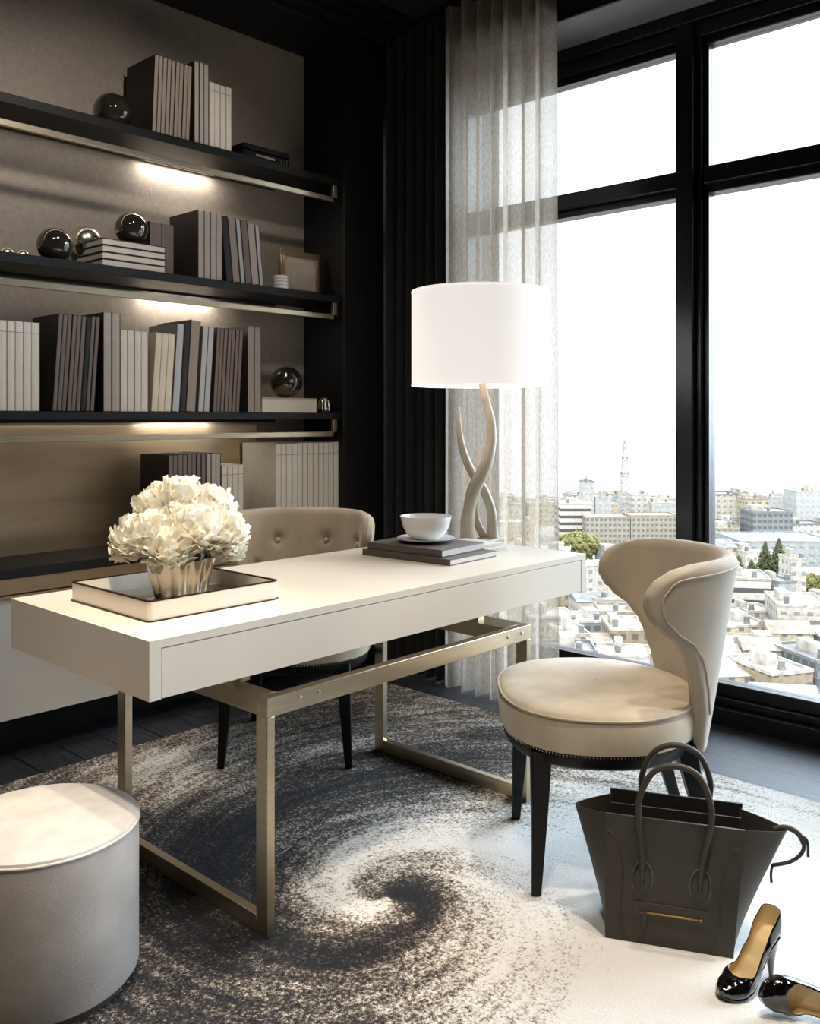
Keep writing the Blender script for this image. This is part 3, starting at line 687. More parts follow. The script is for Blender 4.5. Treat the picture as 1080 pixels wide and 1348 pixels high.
# ---------------------------------------------------------------- wing chair
def make_chair(loc, rz, label, tufted):
    """local +x faces forward"""
    o = empty('wing_chair', (loc[0], loc[1], .0125), rz); tag(o, label, 'chair', 'upholstered curved back chairs by the desk')
    # seat outline
    def outline(k, n, grow=0):
        a = 2*PI*k/n
        x, y = cos(a), sin(a)
        e = 2.5
        rr = (abs(x)**e+abs(y)**e)**(-1/e)
        X_, Y_ = x*rr*.27, y*rr*.292
        if X_ < 0: Y_ *= 1-.30*(X_/.27)**2; X_ *= 1.0
        return X_*(1+grow/.27), Y_*(1+grow/.27)
    n = 96
    SB, ST = .385-.0125, .488-.0125
    prof = [(-.012, SB), (-.002, SB+.004), (.0, SB+.02), (.002, SB+.045), (.0, ST-.016), (-.004, ST-.008), (-.014, ST-.001), (-.04, ST+.004), (-.12, ST+.008), (-.2, ST+.01), (-.268, ST+.0105)]
    def P(i, j):
        g, z = prof[j]; x, y = outline(i, n, g); return (x, y, z)
    m = MB().grid(P, n, len(prof), True); m.f.append(tuple(reversed(range(n)))); m.mi.append(0)
    m.build('seat', M['velvet'], o, smooth=60)
    MB().tube([(*outline(k, n, .0015), ST-.012) for k in range(n)], .003, 6, closed=True).build('piping', M['velvet'], o)
    # apron
    ap = [(-.03, SB-.038), (-.02, SB-.038), (-.012, SB-.03), (-.010, SB)]
    m = MB().grid(lambda i, j: (*outline(i, n, ap[j][0]), ap[j][1]), n, 4, True); m.f.append(tuple(reversed(range(n)))); m.mi.append(0)
    m.f.append(tuple(3*n+i for i in range(n))); m.mi.append(0)
    m.build('apron', M['leg'], o, smooth=50)
    m = MB(); NN = 190
    for k in range(NN):
        x, y = outline(k, NN, -.006); m.sphere((x, y, SB-.001), .0022, 6, 4, sc=(.7, .7, 1.6))
    m.build('nailhead_trim', M['mirror'], o)
    # legs
    for sx, sy in ((1, 1), (1, -1), (-1, 1), (-1, -1)):
        tx_, ty_ = (.185*sx, .20*sy) if sx > 0 else (-.20, .155*sy)
        bx_, by_ = (.20*sx, .222*sy) if sx > 0 else (-.30, .19*sy)
        m = MB(); rows = []
        for j in range(7):
            t_ = j/6; h_ = (.026*(1-t_)+.012*t_)
            c_ = Vector((tx_+(bx_-tx_)*t_**1.3, ty_+(by_-ty_)*t_, (SB-.01)*(1-t_)))
            rows.append([c_+Vector((a*h_, b_*h_, 0)) for a, b_ in ((-1, -1), (1, -1), (1, 1), (-1, 1))])
        m.grid(lambda i, j: rows[j][i], 4, 7, True, flip=True); m.f.append((0, 1, 2, 3)); m.mi.append(0); m.f.append((27, 26, 25, 24)); m.mi.append(0)
        m.build('leg', M['leg'], o, bevel=.003, smooth=30)
    # curved back shell
    ztab0, ztab1 = .335, .862-.0125
    def A(z):
        return math.radians(lerp_tab([(.33, 42), (.43, 48), (.50, 56), (.56, 63), (.60, 68), (.64, 76), (.68, 89), (.71, 96), (.74, 99), (.77, 98.5), (.80, 94), (.825, 86), (.84, 75), (.85, 60)], z))
    def shell(phi, z):
        t_ = max(0.0, (z-ztab0)/(ztab1-ztab0))
        xb = -.295-.085*t_
        a_ = .20+.08*t_; b_ = .235+.065*t_**.8
        # wings flare outwards a touch near their tips
        fl = max(0, abs(phi)-1.2)
        return Vector((xb+a_-a_*cos(phi), b_*sin(phi)*(1+.04*fl), z))
    NU, NV = 72, 44
    zs_ = [ztab0+(ztab1-ztab0)*(1-(1-j/(NV-1))**1.35) for j in range(NV)]
    btn = []
    if tufted:
        for zz, off in ((.725, .5), (.62, 0), (.52, .5)):
            for q in range(-2, 3):
                ph = (q+off)*.80
                if abs(ph) < A(zz)-.25: btn.append((ph, zz))
    outer = [[None]*NU for _ in range(NV)]; inner = [[None]*NU for _ in range(NV)]
    for j, z in enumerate(zs_):
        for i in range(NU):
            u = i/(NU-1)*2-1; u = math.copysign(1-(1-abs(u))**1.25, u)
            phi = u*A(z); p = shell(phi, z)
            e = 1e-3; du = shell(phi+e, z)-shell(phi-e, z); dv = shell(phi, z+e)-shell(phi, z-e)
            nrm = du.cross(dv).normalized()
            if nrm.dot(Vector((cos(phi), -sin(phi), 0))) < 0: nrm = -nrm   # towards the inside
            eu = 1-abs(u); ev = min(1, (1-j/(NV-1))*1.4)
            prof_t = min(1, (eu*A(z)*.28/.03)) ; prof_t = math.sqrt(max(0, 1-(1-prof_t)**2))
            dz = min(1, (ztab1-z)/.028); prof_z = math.sqrt(max(0, 1-(1-dz)**2))
            T = .047*prof_t*prof_z
            mid_ = .5*(.047-T)
            dim = 0
            for bp, bz_ in btn:
                dd_ = math.hypot((phi-bp)*.27, z-bz_); dim += .024*math.exp(-(dd_/.022)**2)
            outer[j][i] = p+nrm*mid_; inner[j][i] = p+nrm*(mid_+max(.0, T-min(dim, .025)*prof_t))
    m = MB()
    m.grid(lambda i, j: outer[j][i], NU, NV, flip=False)
    m.grid(lambda i, j: inner[j][i], NU, NV, flip=True)
    # close the border
    nI = NU*NV
    for i in range(NU-1): m.f.append((i, nI+i, nI+i+1, i+1)); m.mi.append(0)
    for i in range(NU-1): a_ = (NV-1)*NU+i; m.f.append((a_, a_+1, nI+a_+1, nI+a_)); m.mi.append(0)
    for j in range(NV-1):
        a_, b_ = j*NU, (j+1)*NU; m.f.append((a_, b_, nI+b_, nI+a_)); m.mi.append(0)
        a_, b_ = j*NU+NU-1, (j+1)*NU+NU-1; m.f.append((a_, nI+a_, nI+b_, b_)); m.mi.append(0)
    m.build('backrest', M['velvetside'], o, smooth=75)
    # seam piping on the outer face, following the wing edge
    pts = []
    for side in (-1, 1):
        seq = []
        for k in range(40):
            z = .44+(.812-.44)*k/39
            phi = side*max(.2, A(z)-.17)
            p = shell(phi, z); e = 1e-3
            nrm = (shell(phi+e, z)-shell(phi-e, z)).cross(shell(phi, z+e)-shell(phi, z-e)).normalized()
            if nrm.dot(Vector((cos(phi), -sin(phi), 0))) > 0: nrm = -nrm
            seq.append(p+nrm*.0008)
        pts.append(seq)
    top_ = []; AA = A(.812)-.17
    for k in range(30):
        phi = -AA+2*AA*k/29; p = shell(phi, .812+.016*sin(PI*k/29)**.5); top_.append(p+Vector((-cos(phi), sin(phi), 0))*.0008)
    MB().tube(pts[0]+top_[1:-1]+list(reversed(pts[1])), .0028, 6).build('welt_seam', M['velvetside'], o)
    for bp, bz_ in btn:
        p = shell(bp, bz_); nv = Vector((cos(bp), -sin(bp), 0))
        MB().sphere(p+nv*.036, .011, 12, 8, sc=(1, 1, 1)).build('button', M['velvet'], o)
    return o
face_cam = math.atan2(-SX, -CX)
fx, fy = rd(.522, 2.55)
make_chair((fx, fy), math.atan2(CX, -SX), 'cream velvet chair with curved wing back in front of the window', False)
fx, fy = rd(-.435, 3.37)
make_chair((fx, fy), face_cam, 'cream velvet chair with button-tufted back tucked in behind the desk', True)

# ---------------------------------------------------------------- curtains
def curtain(name, Y0, Y1, X, z0, z1, folds, amp, mat, label, ph=0, jit=.3):
    n = folds*14; nv = 24
    rnd = [random.uniform(-1, 1) for _ in range(folds*2+3)]
    def off(t, v):
        q = t*folds; k = int(q); f = q-k; j_ = rnd[k]*(1-f)+rnd[k+1]*f
        return amp*(1+.35*j_)*sin(2*PI*(q+.12*j_)+ph)*(1+.15*(1-v)) + .004*sin(9*q+3*v)
    def P(i, j):
        t = i/(n-1); v = j/(nv-1)
        return (X+off(t, v), Y0+(Y1-Y0)*(t+.012*sin(2*PI*t*folds*2+1)), z0+(z1-z0)*v+(.006*sin(t*folds*6.28+.5) if j == 0 else 0))
    m = MB().grid(P, n, nv)
    cu = empty(name, (0, 0, 0)); cu.location = (X, (Y0+Y1)/2, z0)
    o = m.build('cloth', mat, cu, smooth=180); o.location = -Vector(cu.location)
    hm = MB().box(-.02, .02, -(abs(Y1-Y0))/2, abs(Y1-Y0)/2, z1-z0, z1-z0+.02).build('curtain_track', M['black'], cu)
    tag(cu, label, 'curtain'); return cu
curtain('sheer_curtain', 2.135, 2.715, 3.17, .01, 3.1, 7, .034, M['sheer'], 'floor-length sheer greige curtain hanging at the left of the window')
curtain('blackout_curtain', 2.70, 3.14, 3.215, .008, 3.1, 7, .030, M['darkcurtain'], 'heavy black curtain beside the sheer one in the corner', ph=1)

# ---------------------------------------------------------------- handbag
ax, ay = at(797, 1234, .0125); bx_, by_ = at(966, 1262, .0125)
bag_c = Vector(((ax+bx_)/2, (ay+by_)/2)); wv = Vector((bx_-ax, by_-ay)); BW = wv.length; brz = math.atan2(wv.y, wv.x)
print('BAG', BW, math.degrees(brz))
bag = empty('handbag', (bag_c.x, bag_c.y, .0125), brz); tag(bag, 'dark leather tote bag with flared wings and two round handles on the rug', 'handbag')
# local: x right, y away from the viewer, z up
BD, BH = .15, .285; hwb = BW/2; hwt = hwb*1.09
def panel(y, ytop, h, flip, name, mat, th=.006, curve=0):
    n, mrows = 16, 12
    def f(off):
        def P(i, j):
            u = i/(n-1)*2-1; v = j/(mrows-1)
            w = hwb+(hwt-hwb)*v
            return (u*w, y+(ytop-y)*v+off+curve*(1-u*u)*sin(PI*v), v*h)
        return P
    m = MB().grid(f(0), n, mrows).grid(f(th), n, mrows, flip=True)
    nI = n*mrows
    for i in range(n-1):
        m.f += [(i, nI+i, nI+i+1, i+1), ((mrows-1)*n+i, (mrows-1)*n+i+1, nI+(mrows-1)*n+i+1, nI+(mrows-1)*n+i)]; m.mi += [0, 0]
    for j in range(mrows-1):
        a_, b_ = j*n, (j+1)*n; m.f += [(a_, b_, nI+b_, nI+a_), (a_+n-1, nI+a_+n-1, nI+b_+n-1, b_+n-1)]; m.mi += [0, 0]
    return m.build(name, mat, bag, smooth=40)
panel(0, .015, BH, False, 'front_panel', M['leather'], curve=-.006)
panel(BD, BD-.015, BH+.012, False, 'back_panel', M['leatherdark'])
MB().box(-hwb, hwb, 0, BD, .001, .008).build('bottom', M['leather'], bag, bevel=.002)
for s in (-1, 1):
    rows = []
    N_ = 17
    for j in range(N_):
        v = j/(N_-1); w = hwb+(hwt-hwb)*v
        spread = (.010+.088*v**1.1)*(.84 if s < 0 else 1.0)
        y0_, y1_ = .015*v+.003, BD-.015*v
        pts_ = []
        for i in range(13):
            t = i/12
            bul = (1-abs(2*t-1)**1.6)
            pts_.append(Vector((s*(w-.003+spread*bul), y0_+(y1_-y0_)*t, .004+v*(BH-.004+(-.012*bul if True else 0)))))
        rows.append(pts_)
    inner = [[p-Vector((s*.004, 0, 0)) for p in r_] for r_ in rows]
    m = MB().grid(lambda i, j: rows[j][i], 13, N_, flip=(s < 0)).grid(lambda i, j: inner[j][i], 13, N_, flip=(s > 0))
    nI = 13*N_
    for i in range(12): a_ = (N_-1)*13+i; m.f.append((a_, a_+1, nI+a_+1, nI+a_)); m.mi.append(0)
    m.build('side_wing', M['leather'], bag, smooth=60)
MB().box(-hwt*.97, hwt*.97, .035, .04, BH*.55, BH-.008).box(-hwt*.97, hwt*.97, BD-.05, BD-.045, BH*.55, BH-.008).build('zip_top', M['leatherdark'], bag, bevel=.001)
def yfront(z, x=0): return .015*z/BH-.006*(1-(x/hwb)**2)*sin(PI*min(1, z/BH))
def handle(yb, name, zp, ztop, mat, front):
    hx = .068
    sgn = -1 if front else 1
    half = [(-.064, yb+sgn*.003, zp-.045), (-.064, yb+sgn*.008, zp-.01), (-.068, yb+sgn*.009, zp+.04), (-.079, yb+sgn*.007, zp+.10), (-.078, yb+sgn*.004, zp+.155), (-.050, yb+sgn*.002, ztop-.018)]
    pts_ = half+[(0, yb+sgn*.001, ztop)]+[(-x_, y_, z_) for x_, y_, z_ in reversed(half)]
    o = MB().tube(spline(pts_, 72), [.005 if (k < 5 or k > 66) else .0072 for k in range(72)], 12).build(name, mat, bag, smooth=180)
    for s in (-1, 1):
        out = []
        for k in range(20):
            a = 2*PI*k/20; out.append((s*.064+.019*cos(a), .036*sin(a)*(1 if sin(a) < 0 else .8)))
        y_ = yb
        mm = MB(); th = .0045*sgn
        vs = [(x, y_+sgn*.0+.0, zp-.035+z) for x, z in out]+[(x*.96+s*.064*.04, y_+th, zp-.035+z*.94) for x, z in out]
        n = 20
        mm.add(vs, [tuple(range(n)), tuple(reversed(range(n, 2*n)))]+[(k, n+k, n+(k+1) % n, (k+1) % n) for k in range(n)])
        mm.build('handle_tab', mat, o, bevel=.001)
        MB().tube([(s*.064+.023*cos(2*PI*k/24), y_+.0006*sgn, zp-.035+.041*sin(2*PI*k/24)) for k in range(24)], .0011, 5, closed=True).build('stitching', M['stitch'], o)
    return o
handle(yfront(.15, .068)-.0005, 'handle', .185, .418, M['leather'], True)
handle(BD-.008, 'handle', .19, .418, M['leather'], False)
# curved seams on the front panel
for s in (-1, 1):
    pts_ = spline([(s*hwt*a_, yfront(z_, hwt*a_)+.0002, z_) for a_, z_ in ((.95, .245), (.86, .235), (.77, .21), (.71, .17), (.70, .12), (.72, .07), (.70, .035), (.62, .008))], 40)
    MB().tube(pts_, .0028, 6).build('seam', M['leather'], bag, smooth=180)
# zip pocket
m = MB(); zz0 = .075; yy = -.0075
yy = yfront(.08)-.001; MB().box(-.083, .083, yy-.001, yy+.004, zz0-.012, zz0+.022).build('zip_pocket', M['leather'], bag, bevel=.001)
zp_ = MB().box(-.062, .068, yy-.003, yy, zz0-.0022, zz0+.0022)
zp_.sphere((.068, yy-.002, zz0), .0042, 10, 6).sphere((-.062, yy-.002, zz0), .0042, 10, 6)
zp_.build('zip', M['brass'], bag, bevel=.0006)
MB().box(-.060, -.050, yy-.006, yy-.003, zz0-.034, zz0).build('zip_pull', M['leather'], bag, bevel=.001)
# side strap at the right wing
def wx(v): return hwb+(hwt-hwb)*v-.003+.010+.088*v**1.1
tipx, tipz = wx(1), BH-.012
MB().tube(spline([(tipx-.03, BD*.5, tipz-.002), (tipx-.004, BD*.5, tipz+.006), (tipx+.022, BD*.5, tipz-.004), (tipx+.036, BD*.5, tipz-.028), (tipx+.030, BD*.5, tipz-.052), (tipx+.008, BD*.5, tipz-.072), (wx(.70)+.004, BD*.5, tipz-.085)], 28), [.0065]*14+[.0045]*14, 8).build('side_strap', M['leather'], bag, smooth=180)
MB().tube(spline([(tipx+.026, BD*.5, tipz-.008), (tipx+.042, BD*.5, tipz-.018), (tipx+.046, BD*.5, tipz-.055)], 10), .003, 6).build('strap_end', M['leatherdark'], bag, smooth=180)
MB().tube(spline([(wx(.70)+.004, BD*.5, tipz-.083), (wx(.66)+.006, BD*.5, tipz-.105), (wx(.62)+.012, BD*.5, tipz-.125)], 10), .003, 6).build('strap_end', M['leatherdark'], bag, smooth=180)

# the soft bag leans slightly to the right
for o_ in [c for c in bpy.data.objects if c.parent == bag or (c.parent and c.parent.parent == bag)]:
    if o_.type == 'MESH':
        for v in o_.data.vertices: v.co.x += .045*v.co.z
# ---------------------------------------------------------------- shoes
def make_shoe(loc, rz, label, roll=0):
    """local +x from heel to toe"""
    o = empty('high_heel_shoe', loc, rz); o.rotation_euler = (roll, 0, rz); tag(o, label, 'shoe', 'pair of black patent pumps')
    L = SHL; HH = .100
    sole = [(0, HH), (.10, HH*.97), (.22, HH*.84), (.40, HH*.47), (.56, HH*.14), (.66, .010), (.78, .005), (.90, .006), (1, .012)]
    wid = [(.12, .0265), (.2, .0275), (.35, .0255), (.5, .029), (.64, .0365), (.74, .0375), (.84, .0325), (.92, .023), (.97, .0135), (1, .0001)]
    def W_(t): return max(.00004, .0265*math.sqrt(max(0, 1-(1-t/.12)**2))) if t < .12 else lerp_tab(wid, t)
    top = [(0, .050), (.08, .052), (.2, .044), (.35, .034), (.5, .029), (.62, .030), (.70, .034), (.80, .033), (.9, .025), (.97, .016), (1, .009)]
    def S_(t): return lerp_tab(sole, t)
    NS, NA = 64, 33
    def sect(k):
        t = k/(NS-1); t = .5-.5*cos(PI*t)
        zs_ = S_(t); w = W_(t); h = lerp_tab(top, t)
        x = min(1, max(0, (t-.56)/.19)); c = 1-.86*math.sqrt(max(0, 1-x*x))
        pts_ = []
        for i in range(NA):
            q = i/(NA-1)*2-1; a = abs(q); sg = 1 if q >= 0 else -1
            if a < .35: y_, z_ = w*.86*(a/.35), 0
            else:
                g = (a-.35)/.65
                bul = 1-.14*(1-min(1, g/.25))**2
                y_ = w*bul*(1-c*g**(2.2)); z_ = h*sin(g*PI/2)**.9
            pts_.append(Vector((L*t, sg*y_, zs_+z_)))
        return pts_
    rows = [sect(k) for k in range(NS)]
    up = MB().grid(lambda i, j: rows[j][i], NA, NS).build('upper', [M['patent'], M['insole']], o, smooth=180)
    bm = bmesh.new(); bm.from_mesh(up.data); bmesh.ops.remove_doubles(bm, verts=bm.verts, dist=.00025); bm.to_mesh(up.data); bm.free()
    sd = up.modifiers.new('th', 'SOLIDIFY'); sd.thickness = .0018; sd.offset = 1 if SH_FLIP else -1; sd.material_offset = 1; sd.material_offset_rim = 0
    ins = []
    for k in range(34):
        t = .015+.80*k/33; w = max(.001, W_(t)*.90-.001); zz_ = S_(t)+.0032
        ins.append([Vector((L*t, w*q, zz_+(.0015*q*q))) for q in (-1, -.5, 0, .5, 1)])
    so = MB().grid(lambda i, j: ins[j][i], 5, 34).build('insole', M['insole'], o, smooth=80); sd = so.modifiers.new('th', 'SOLIDIFY'); sd.thickness = .001
    ins2 = []
    for k in range(40):
        t = .01+.985*k/39; w = max(.0005, W_(t))*.90; zz_ = S_(t)-.001
        ins2.append([Vector((L*t, w*q, zz_)) for q in (-1, -.5, 0, .5, 1)])
    so = MB().grid(lambda i, j: ins2[j][i], 5, 40).build('outsole', M['patent'], o, smooth=80); sd = so.modifiers.new('th', 'SOLIDIFY'); sd.thickness = .0035; sd.offset = 0
    m = MB(); hr = []
    for j in range(14):
        v = j/13; rx = .019*(1-v)**1.7+.0050; ry = .019*(1-v)**1.6+.0048; xc = .0245-.008*v
        ring_ = []
        for i in range(16):
            a = 2*PI*i/16; x_ = xc+rx*cos(a); zt_ = S_(max(0, x_/L))-.0025
            ring_.append(Vector((x_, ry*sin(a), zt_*(1-v))))
        hr.append(ring_)
    m.grid(lambda i, j: hr[j][i], 16, 14, True, flip=True); m.f.append(tuple(range(16))); m.mi.append(0); m.f.append(tuple(reversed([208+i for i in range(16)]))); m.mi.append(0)
    m.build('heel', M['patent'], o, smooth=60)
    return o
SHL = .178; SH_FLIP = False
toe = Vector(at(947, 1317, .0125)); hl = Vector(at(1021, 1297, .0125)); dv_ = toe-hl
a_ = math.atan2(dv_.y, dv_.x)+.16
org = toe-Vector((cos(a_), sin(a_)))*SHL
make_shoe((org.x, org.y, .0125), a_, 'black patent high heel with beige insole standing in front of the handbag')
toe2 = Vector(at(995, 1332, .0125)); a2 = math.atan2(CX, -SX)+.18
org2 = toe2-Vector((cos(a2), sin(a2)))*SHL
make_shoe((org2.x, org2.y, .0125+.0385), a2, 'black patent high heel lying on its side at the lower right corner', math.radians(-84))

# ================================================================ THE CITY
GZ = -60.0
def cat(px, py): # point on the city ground
    d = (H-GZ)*1200/(py-550); r = (px-540)/1200*d
    return Vector(rd(r, d)), d
def facade(name, wall, glass, fw, fh, hfrac=.5, vfrac=.5, band=False):
    s = NT(name)
    tc = s.n('ShaderNodeTexCoord'); sep = s.n('ShaderNodeSeparateXYZ'); s.l(tc.outputs['Object'], sep.inputs[0])
    nz = s.n('ShaderNodeSeparateXYZ'); s.l(tc.outputs['Normal'], nz.inputs[0])
    u = s.math('ADD', s.math('MULTIPLY', sep.outputs[0], s.math('ABSOLUTE', nz.outputs[1])), s.math('MULTIPLY', sep.outputs[1], s.math('ABSOLUTE', nz.outputs[0])))
    fu = s.math('FRACT', s.math('DIVIDE', u, fw)); fv = s.math('FRACT', s.math('DIVIDE', sep.outputs[2], fh))
    a = s.math('LESS_THAN', s.math('ABSOLUTE', s.math('SUBTRACT', fu, .5)), hfrac/2) if not band else 1.0
    b = s.math('LESS_THAN', s.math('ABSOLUTE', s.math('SUBTRACT', fv, .5)), vfrac/2)
    side = s.math('LESS_THAN', s.math('ABSOLUTE', nz.outputs[2]), .5)
    fac = s.math('MULTIPLY', s.math('MULTIPLY', a, b), side)
    mx = s.n('ShaderNodeMix', data_type='RGBA'); s.l(fac, mx.inputs[0])
    nf = s.noise(tc.outputs['Object'], .9, 5, .7)
    c = rgb(wall); s.l(s.ramp(nf, [(.35, tuple(v*.62 for v in c[:3])+(1,)), (.7, c)]), mx.inputs[6]); mx.inputs[7].default_value = rgb(glass)
    s.l(mx.outputs[2], s.b.inputs['Base Color']); s.set(Roughness=.8, Specular_IOR_Level=.2); return s.m
F = {
 'white': facade('white_facade', '#d4d0c8', '#8d8f90', 3.2, 3.1, .45, .4),
 'cream': facade('cream_facade', '#cfc5ae', '#7f7b72', 3.6, 3.1, .4, .4),
 'grey': facade('grey_facade', '#8f9496', '#5d6468', 2.6, 3.1, .7, .45),
 'tan': facade('tan_facade', '#ab9c86', '#6d655b', 2.8, 3.1, .5, .45),
 'blue': facade('pale_blue_facade', '#b1b8bb', '#858d92', 4.0, 3.1, .5, .3),
 'band': facade('banded_facade', '#dedbd4', '#55585a', 2.5, 3.4, .8, .42, True),
 'grid': facade('grid_facade', '#b0aca2', '#747370', 2.2, 2.6, .6, .5),
 'pale': facade('haze_paled_facade', '#c9cccc', '#a3a9ac', 3.0, 3.1, .5, .4),  # haze over the far blocks put into the colour as pale, flat tones
}
ROOF = {'light': simple('roof_light', '#b5b1a8', .9, vary=.35, nscale=.5), 'mid': simple('roof_grey', '#7f7f7e', .9, vary=.3, nscale=.5), 'blue': simple('roof_blue', '#98a2a8', .8, vary=.3, nscale=.5), 'tan': simple('roof_tan', '#9a8f82', .9, vary=.3, nscale=.5)}
FOOT = []
def clash(c, r):
    return any((c-q).length < (r+p)*.72 for q, p in FOOT)
def building(px0, px1, ytop, ybase, dpt, wall, roof, label, rot=0, cat_='building', bits=True, balc=False, gable=False, group=None):
    c, d = cat((px0+px1)/2, ybase)
    W = (px1-px0)/1200*d/ (abs(cos(rot))+.0); h = H+(550-ytop)/1200*d-GZ
    fwd = Vector((CX, SX)); cc = c+fwd*(dpt/2)
    rad = .5*max(W, dpt)
    if group and clash(cc, rad): return None
    FOOT.append((cc, rad))
    o = empty('city_building', (cc.x, cc.y, GZ), math.atan2(-CX, SX)+rot+0.0)
    tag(o, label, cat_, group)
    MB().box(-W/2, W/2, -dpt/2, dpt/2, 0, h).build('walls', F[wall], o, smooth=0)
    if gable:
        m = MB(); g = h+min(W, dpt)*.22
        m.add([(-W/2-.4, -dpt/2-.4, h), (W/2+.4, -dpt/2-.4, h), (W/2+.4, dpt/2+.4, h), (-W/2-.4, dpt/2+.4, h), (-W/2-.4, 0, g), (W/2+.4, 0, g)], [(0, 1, 5, 4), (2, 3, 4, 5), (0, 4, 3), (1, 2, 5), (0, 3, 2, 1)])
        m.build('roof', ROOF[roof], o, smooth=0)
    else:
        m = MB().box(-W/2-.15, W/2+.15, -dpt/2-.15, -dpt/2+.25, h, h+.7).box(-W/2-.15, W/2+.15, dpt/2-.25, dpt/2+.15, h, h+.7)
        m.box(-W/2-.15, -W/2+.25, -dpt/2+.25, dpt/2-.25, h, h+.7).box(W/2-.25, W/2+.15, -dpt/2+.25, dpt/2-.25, h, h+.7).box(-W/2, W/2, -dpt/2, dpt/2, h, h+.12)
        m.build('roof', ROOF[roof], o, smooth=0)
        if bits:
            bw = W*random.uniform(.15, .3); bx0 = random.uniform(-W/2+.5, W/2-bw-.5)
            MB().box(bx0, bx0+bw, -dpt*.1, dpt*.3, h+.12, h+random.uniform(2, 3.2)).build('rooftop_room', ROOF['light'], o, smooth=0)
            tx_ = random.uniform(-W*.35, W*.35)
            MB().lathe([(.7, h+1.0), (.75, h+1.1), (.75, h+2.1), (.2, h+2.3)], 12, (tx_, -dpt*.3, 0)).box(tx_-.6, tx_+.6, -dpt*.3-.6, -dpt*.3+.6, h+.12, h+1.0).build('water_tank', ROOF['mid'], o)
    if balc:
        nf = max(1, int(h/3.1))
        for k in range(max(0, nf-6), nf):
            z = k*3.1+.2
            MB().box(-W/2, W/2, -dpt/2-1.1, -dpt/2, z, z+.18).box(-W/2, W/2, -dpt/2-1.1, -dpt/2-.98, z+.18, z+1.15).build('balcony', ROOF['light'], o, smooth=0)
    return o
def tree(px, ytop, ybase, wpx, conifer, label, mat):
    c, d = cat(px, ybase); h = (ybase-ytop)/1200*d; w = wpx/1200*d; FOOT.append((c, w/2))
    o = empty('tree', (c.x, c.y, GZ)); tag(o, label, 'tree', 'trees in the city')
    m = MB()
    if conifer:
        for k in range(1300):
            t = random.random()**1.25; a = random.random()*2*PI
            lay = (t*11) % 1; rr = w/2*((1-t)**.85*(1.08-.35*lay)*random.uniform(.25, 1))+.05
            z = h*.08+h*.92*t; q = w*.030*random.uniform(.7, 1.5)*(1.15-.6*t)
            m.sphere((rr*cos(a), rr*sin(a), z-rr*.18), q, 5, 3, sc=(1.3, 1.3, .6))
    else:
        for k in range(1300):
            u = random.uniform(-1, 1); a = random.random()*2*PI; q = math.sqrt(1-u*u); k_ = random.uniform(.55, 1)*(1+.12*sin(3*a)+.1*sin(5*u))
            m.sphere((w/2*q*cos(a)*k_, w/2*q*sin(a)*k_, h*.55+h*.40*u*k_), w*.035*random.uniform(.6, 1.6), 5, 3)
    m.build('crown', mat, o, smooth=0)
    MB().lathe([(.5, 0), (.3, h*.6)], 8).build('trunk', M['wood_base'], o)
con = simple('conifer_green', '#5c6443', .9, 0, .35, .8); lea = simple('yellow_green_leaves', '#83834f', .9, 0, .35, .8)
# ground
g = MB().prism([rd(-420, 60), rd(420, 60), rd(420, 600), rd(-420, 600)][::1], GZ-1, GZ); 
tag(g.build('city_ground', simple('city_ground', '#a5a199', .95, 0, .3, .05)), 'pale streets and lots of the city far below the window', 'ground', kind='stuff')
# landmark buildings (left pane, then right pane)
building(738, 779, 664, 712, 18, 'band', 'light', 'white banded apartment block behind the round yellow-green tree, left pane')
building(772, 830, 682, 716, 16, 'grid', 'tan', 'long grey-brown block with window grid, left half, left pane', bits=False)
building(831, 893, 680, 716, 16, 'grid', 'tan', 'long grey-brown block with window grid, right half, left pane', bits=False)
building(768, 783, 635, 700, 12, 'pale', 'mid', 'slim pale tower left of the lattice mast')
building(784, 806, 655, 700, 14, 'pale', 'light', 'pale mid-rise directly left of the lattice mast')
building(833, 858, 652, 700, 14, 'white', 'light', 'white mid-rise just right of the lattice mast')
building(859, 893, 663, 702, 16, 'pale', 'light', 'pale block touching the window mullion, left pane')
building(925, 976, 652, 702, 18, 'white', 'mid', 'white apartment tower beside the mullion, right pane')
building(981, 1012, 658, 706, 15, 'cream', 'tan', 'cream banded mid-rise behind the grey office, right pane')
building(992, 1044, 675, 716, 18, 'grey', 'mid', 'dark grey office block with window grid, right pane')
building(1049, 1100, 648, 702, 16, 'pale', 'light', 'pale tower at the right edge on the skyline')
building(1012, 1048, 655, 696, 16, 'pale', 'light', 'pale wide block on the skyline behind the grey office')
building(927, 974, 697, 722, 18, 'tan', 'tan', 'low tan block below the white apartment tower')
building(975, 1100, 714, 746, 30, 'blue', 'blue', 'long low pale blue hall behind the conifers', bits=False)
building(905, 965, 738, 770, 18, 'white', 'light', 'white low block beside the chair back, below the skyline')
building(952, 1020, 764, 832, 16, 'band', 'light', 'white office with dark window bands below the conifers', rot=-.18)
building(1021, 1046, 768, 830, 12, 'blue', 'mid', 'blue-grey narrow block right of the banded office', rot=.15)
building(1042, 1062, 738, 800, 10, 'white', 'light', 'slim white stair tower right of the conifers')
building(1036, 1100, 800, 865, 18, 'white', 'light', 'white balconied apartment house at the right edge', rot=-.2, balc=True)
building(950, 1010, 826, 868, 14, 'cream', 'light', 'small cream house below the banded office', rot=.15)
building(955, 1032, 855, 890, 14, 'white', 'light', 'white flat-roofed house near the chair back', rot=-.15)
building(1000, 1062, 888, 935, 15, 'tan', 'light', 'tan balconied apartment near the window sill', rot=.3, balc=True)
building(1062, 1120, 872, 925, 16, 'grey', 'mid', 'grey apartment block at the right edge near the sill', rot=.25)
building(940, 1000, 890, 925, 14, 'cream', 'light', 'cream house low beside the chair back near the sill', rot=.1, gable=True)
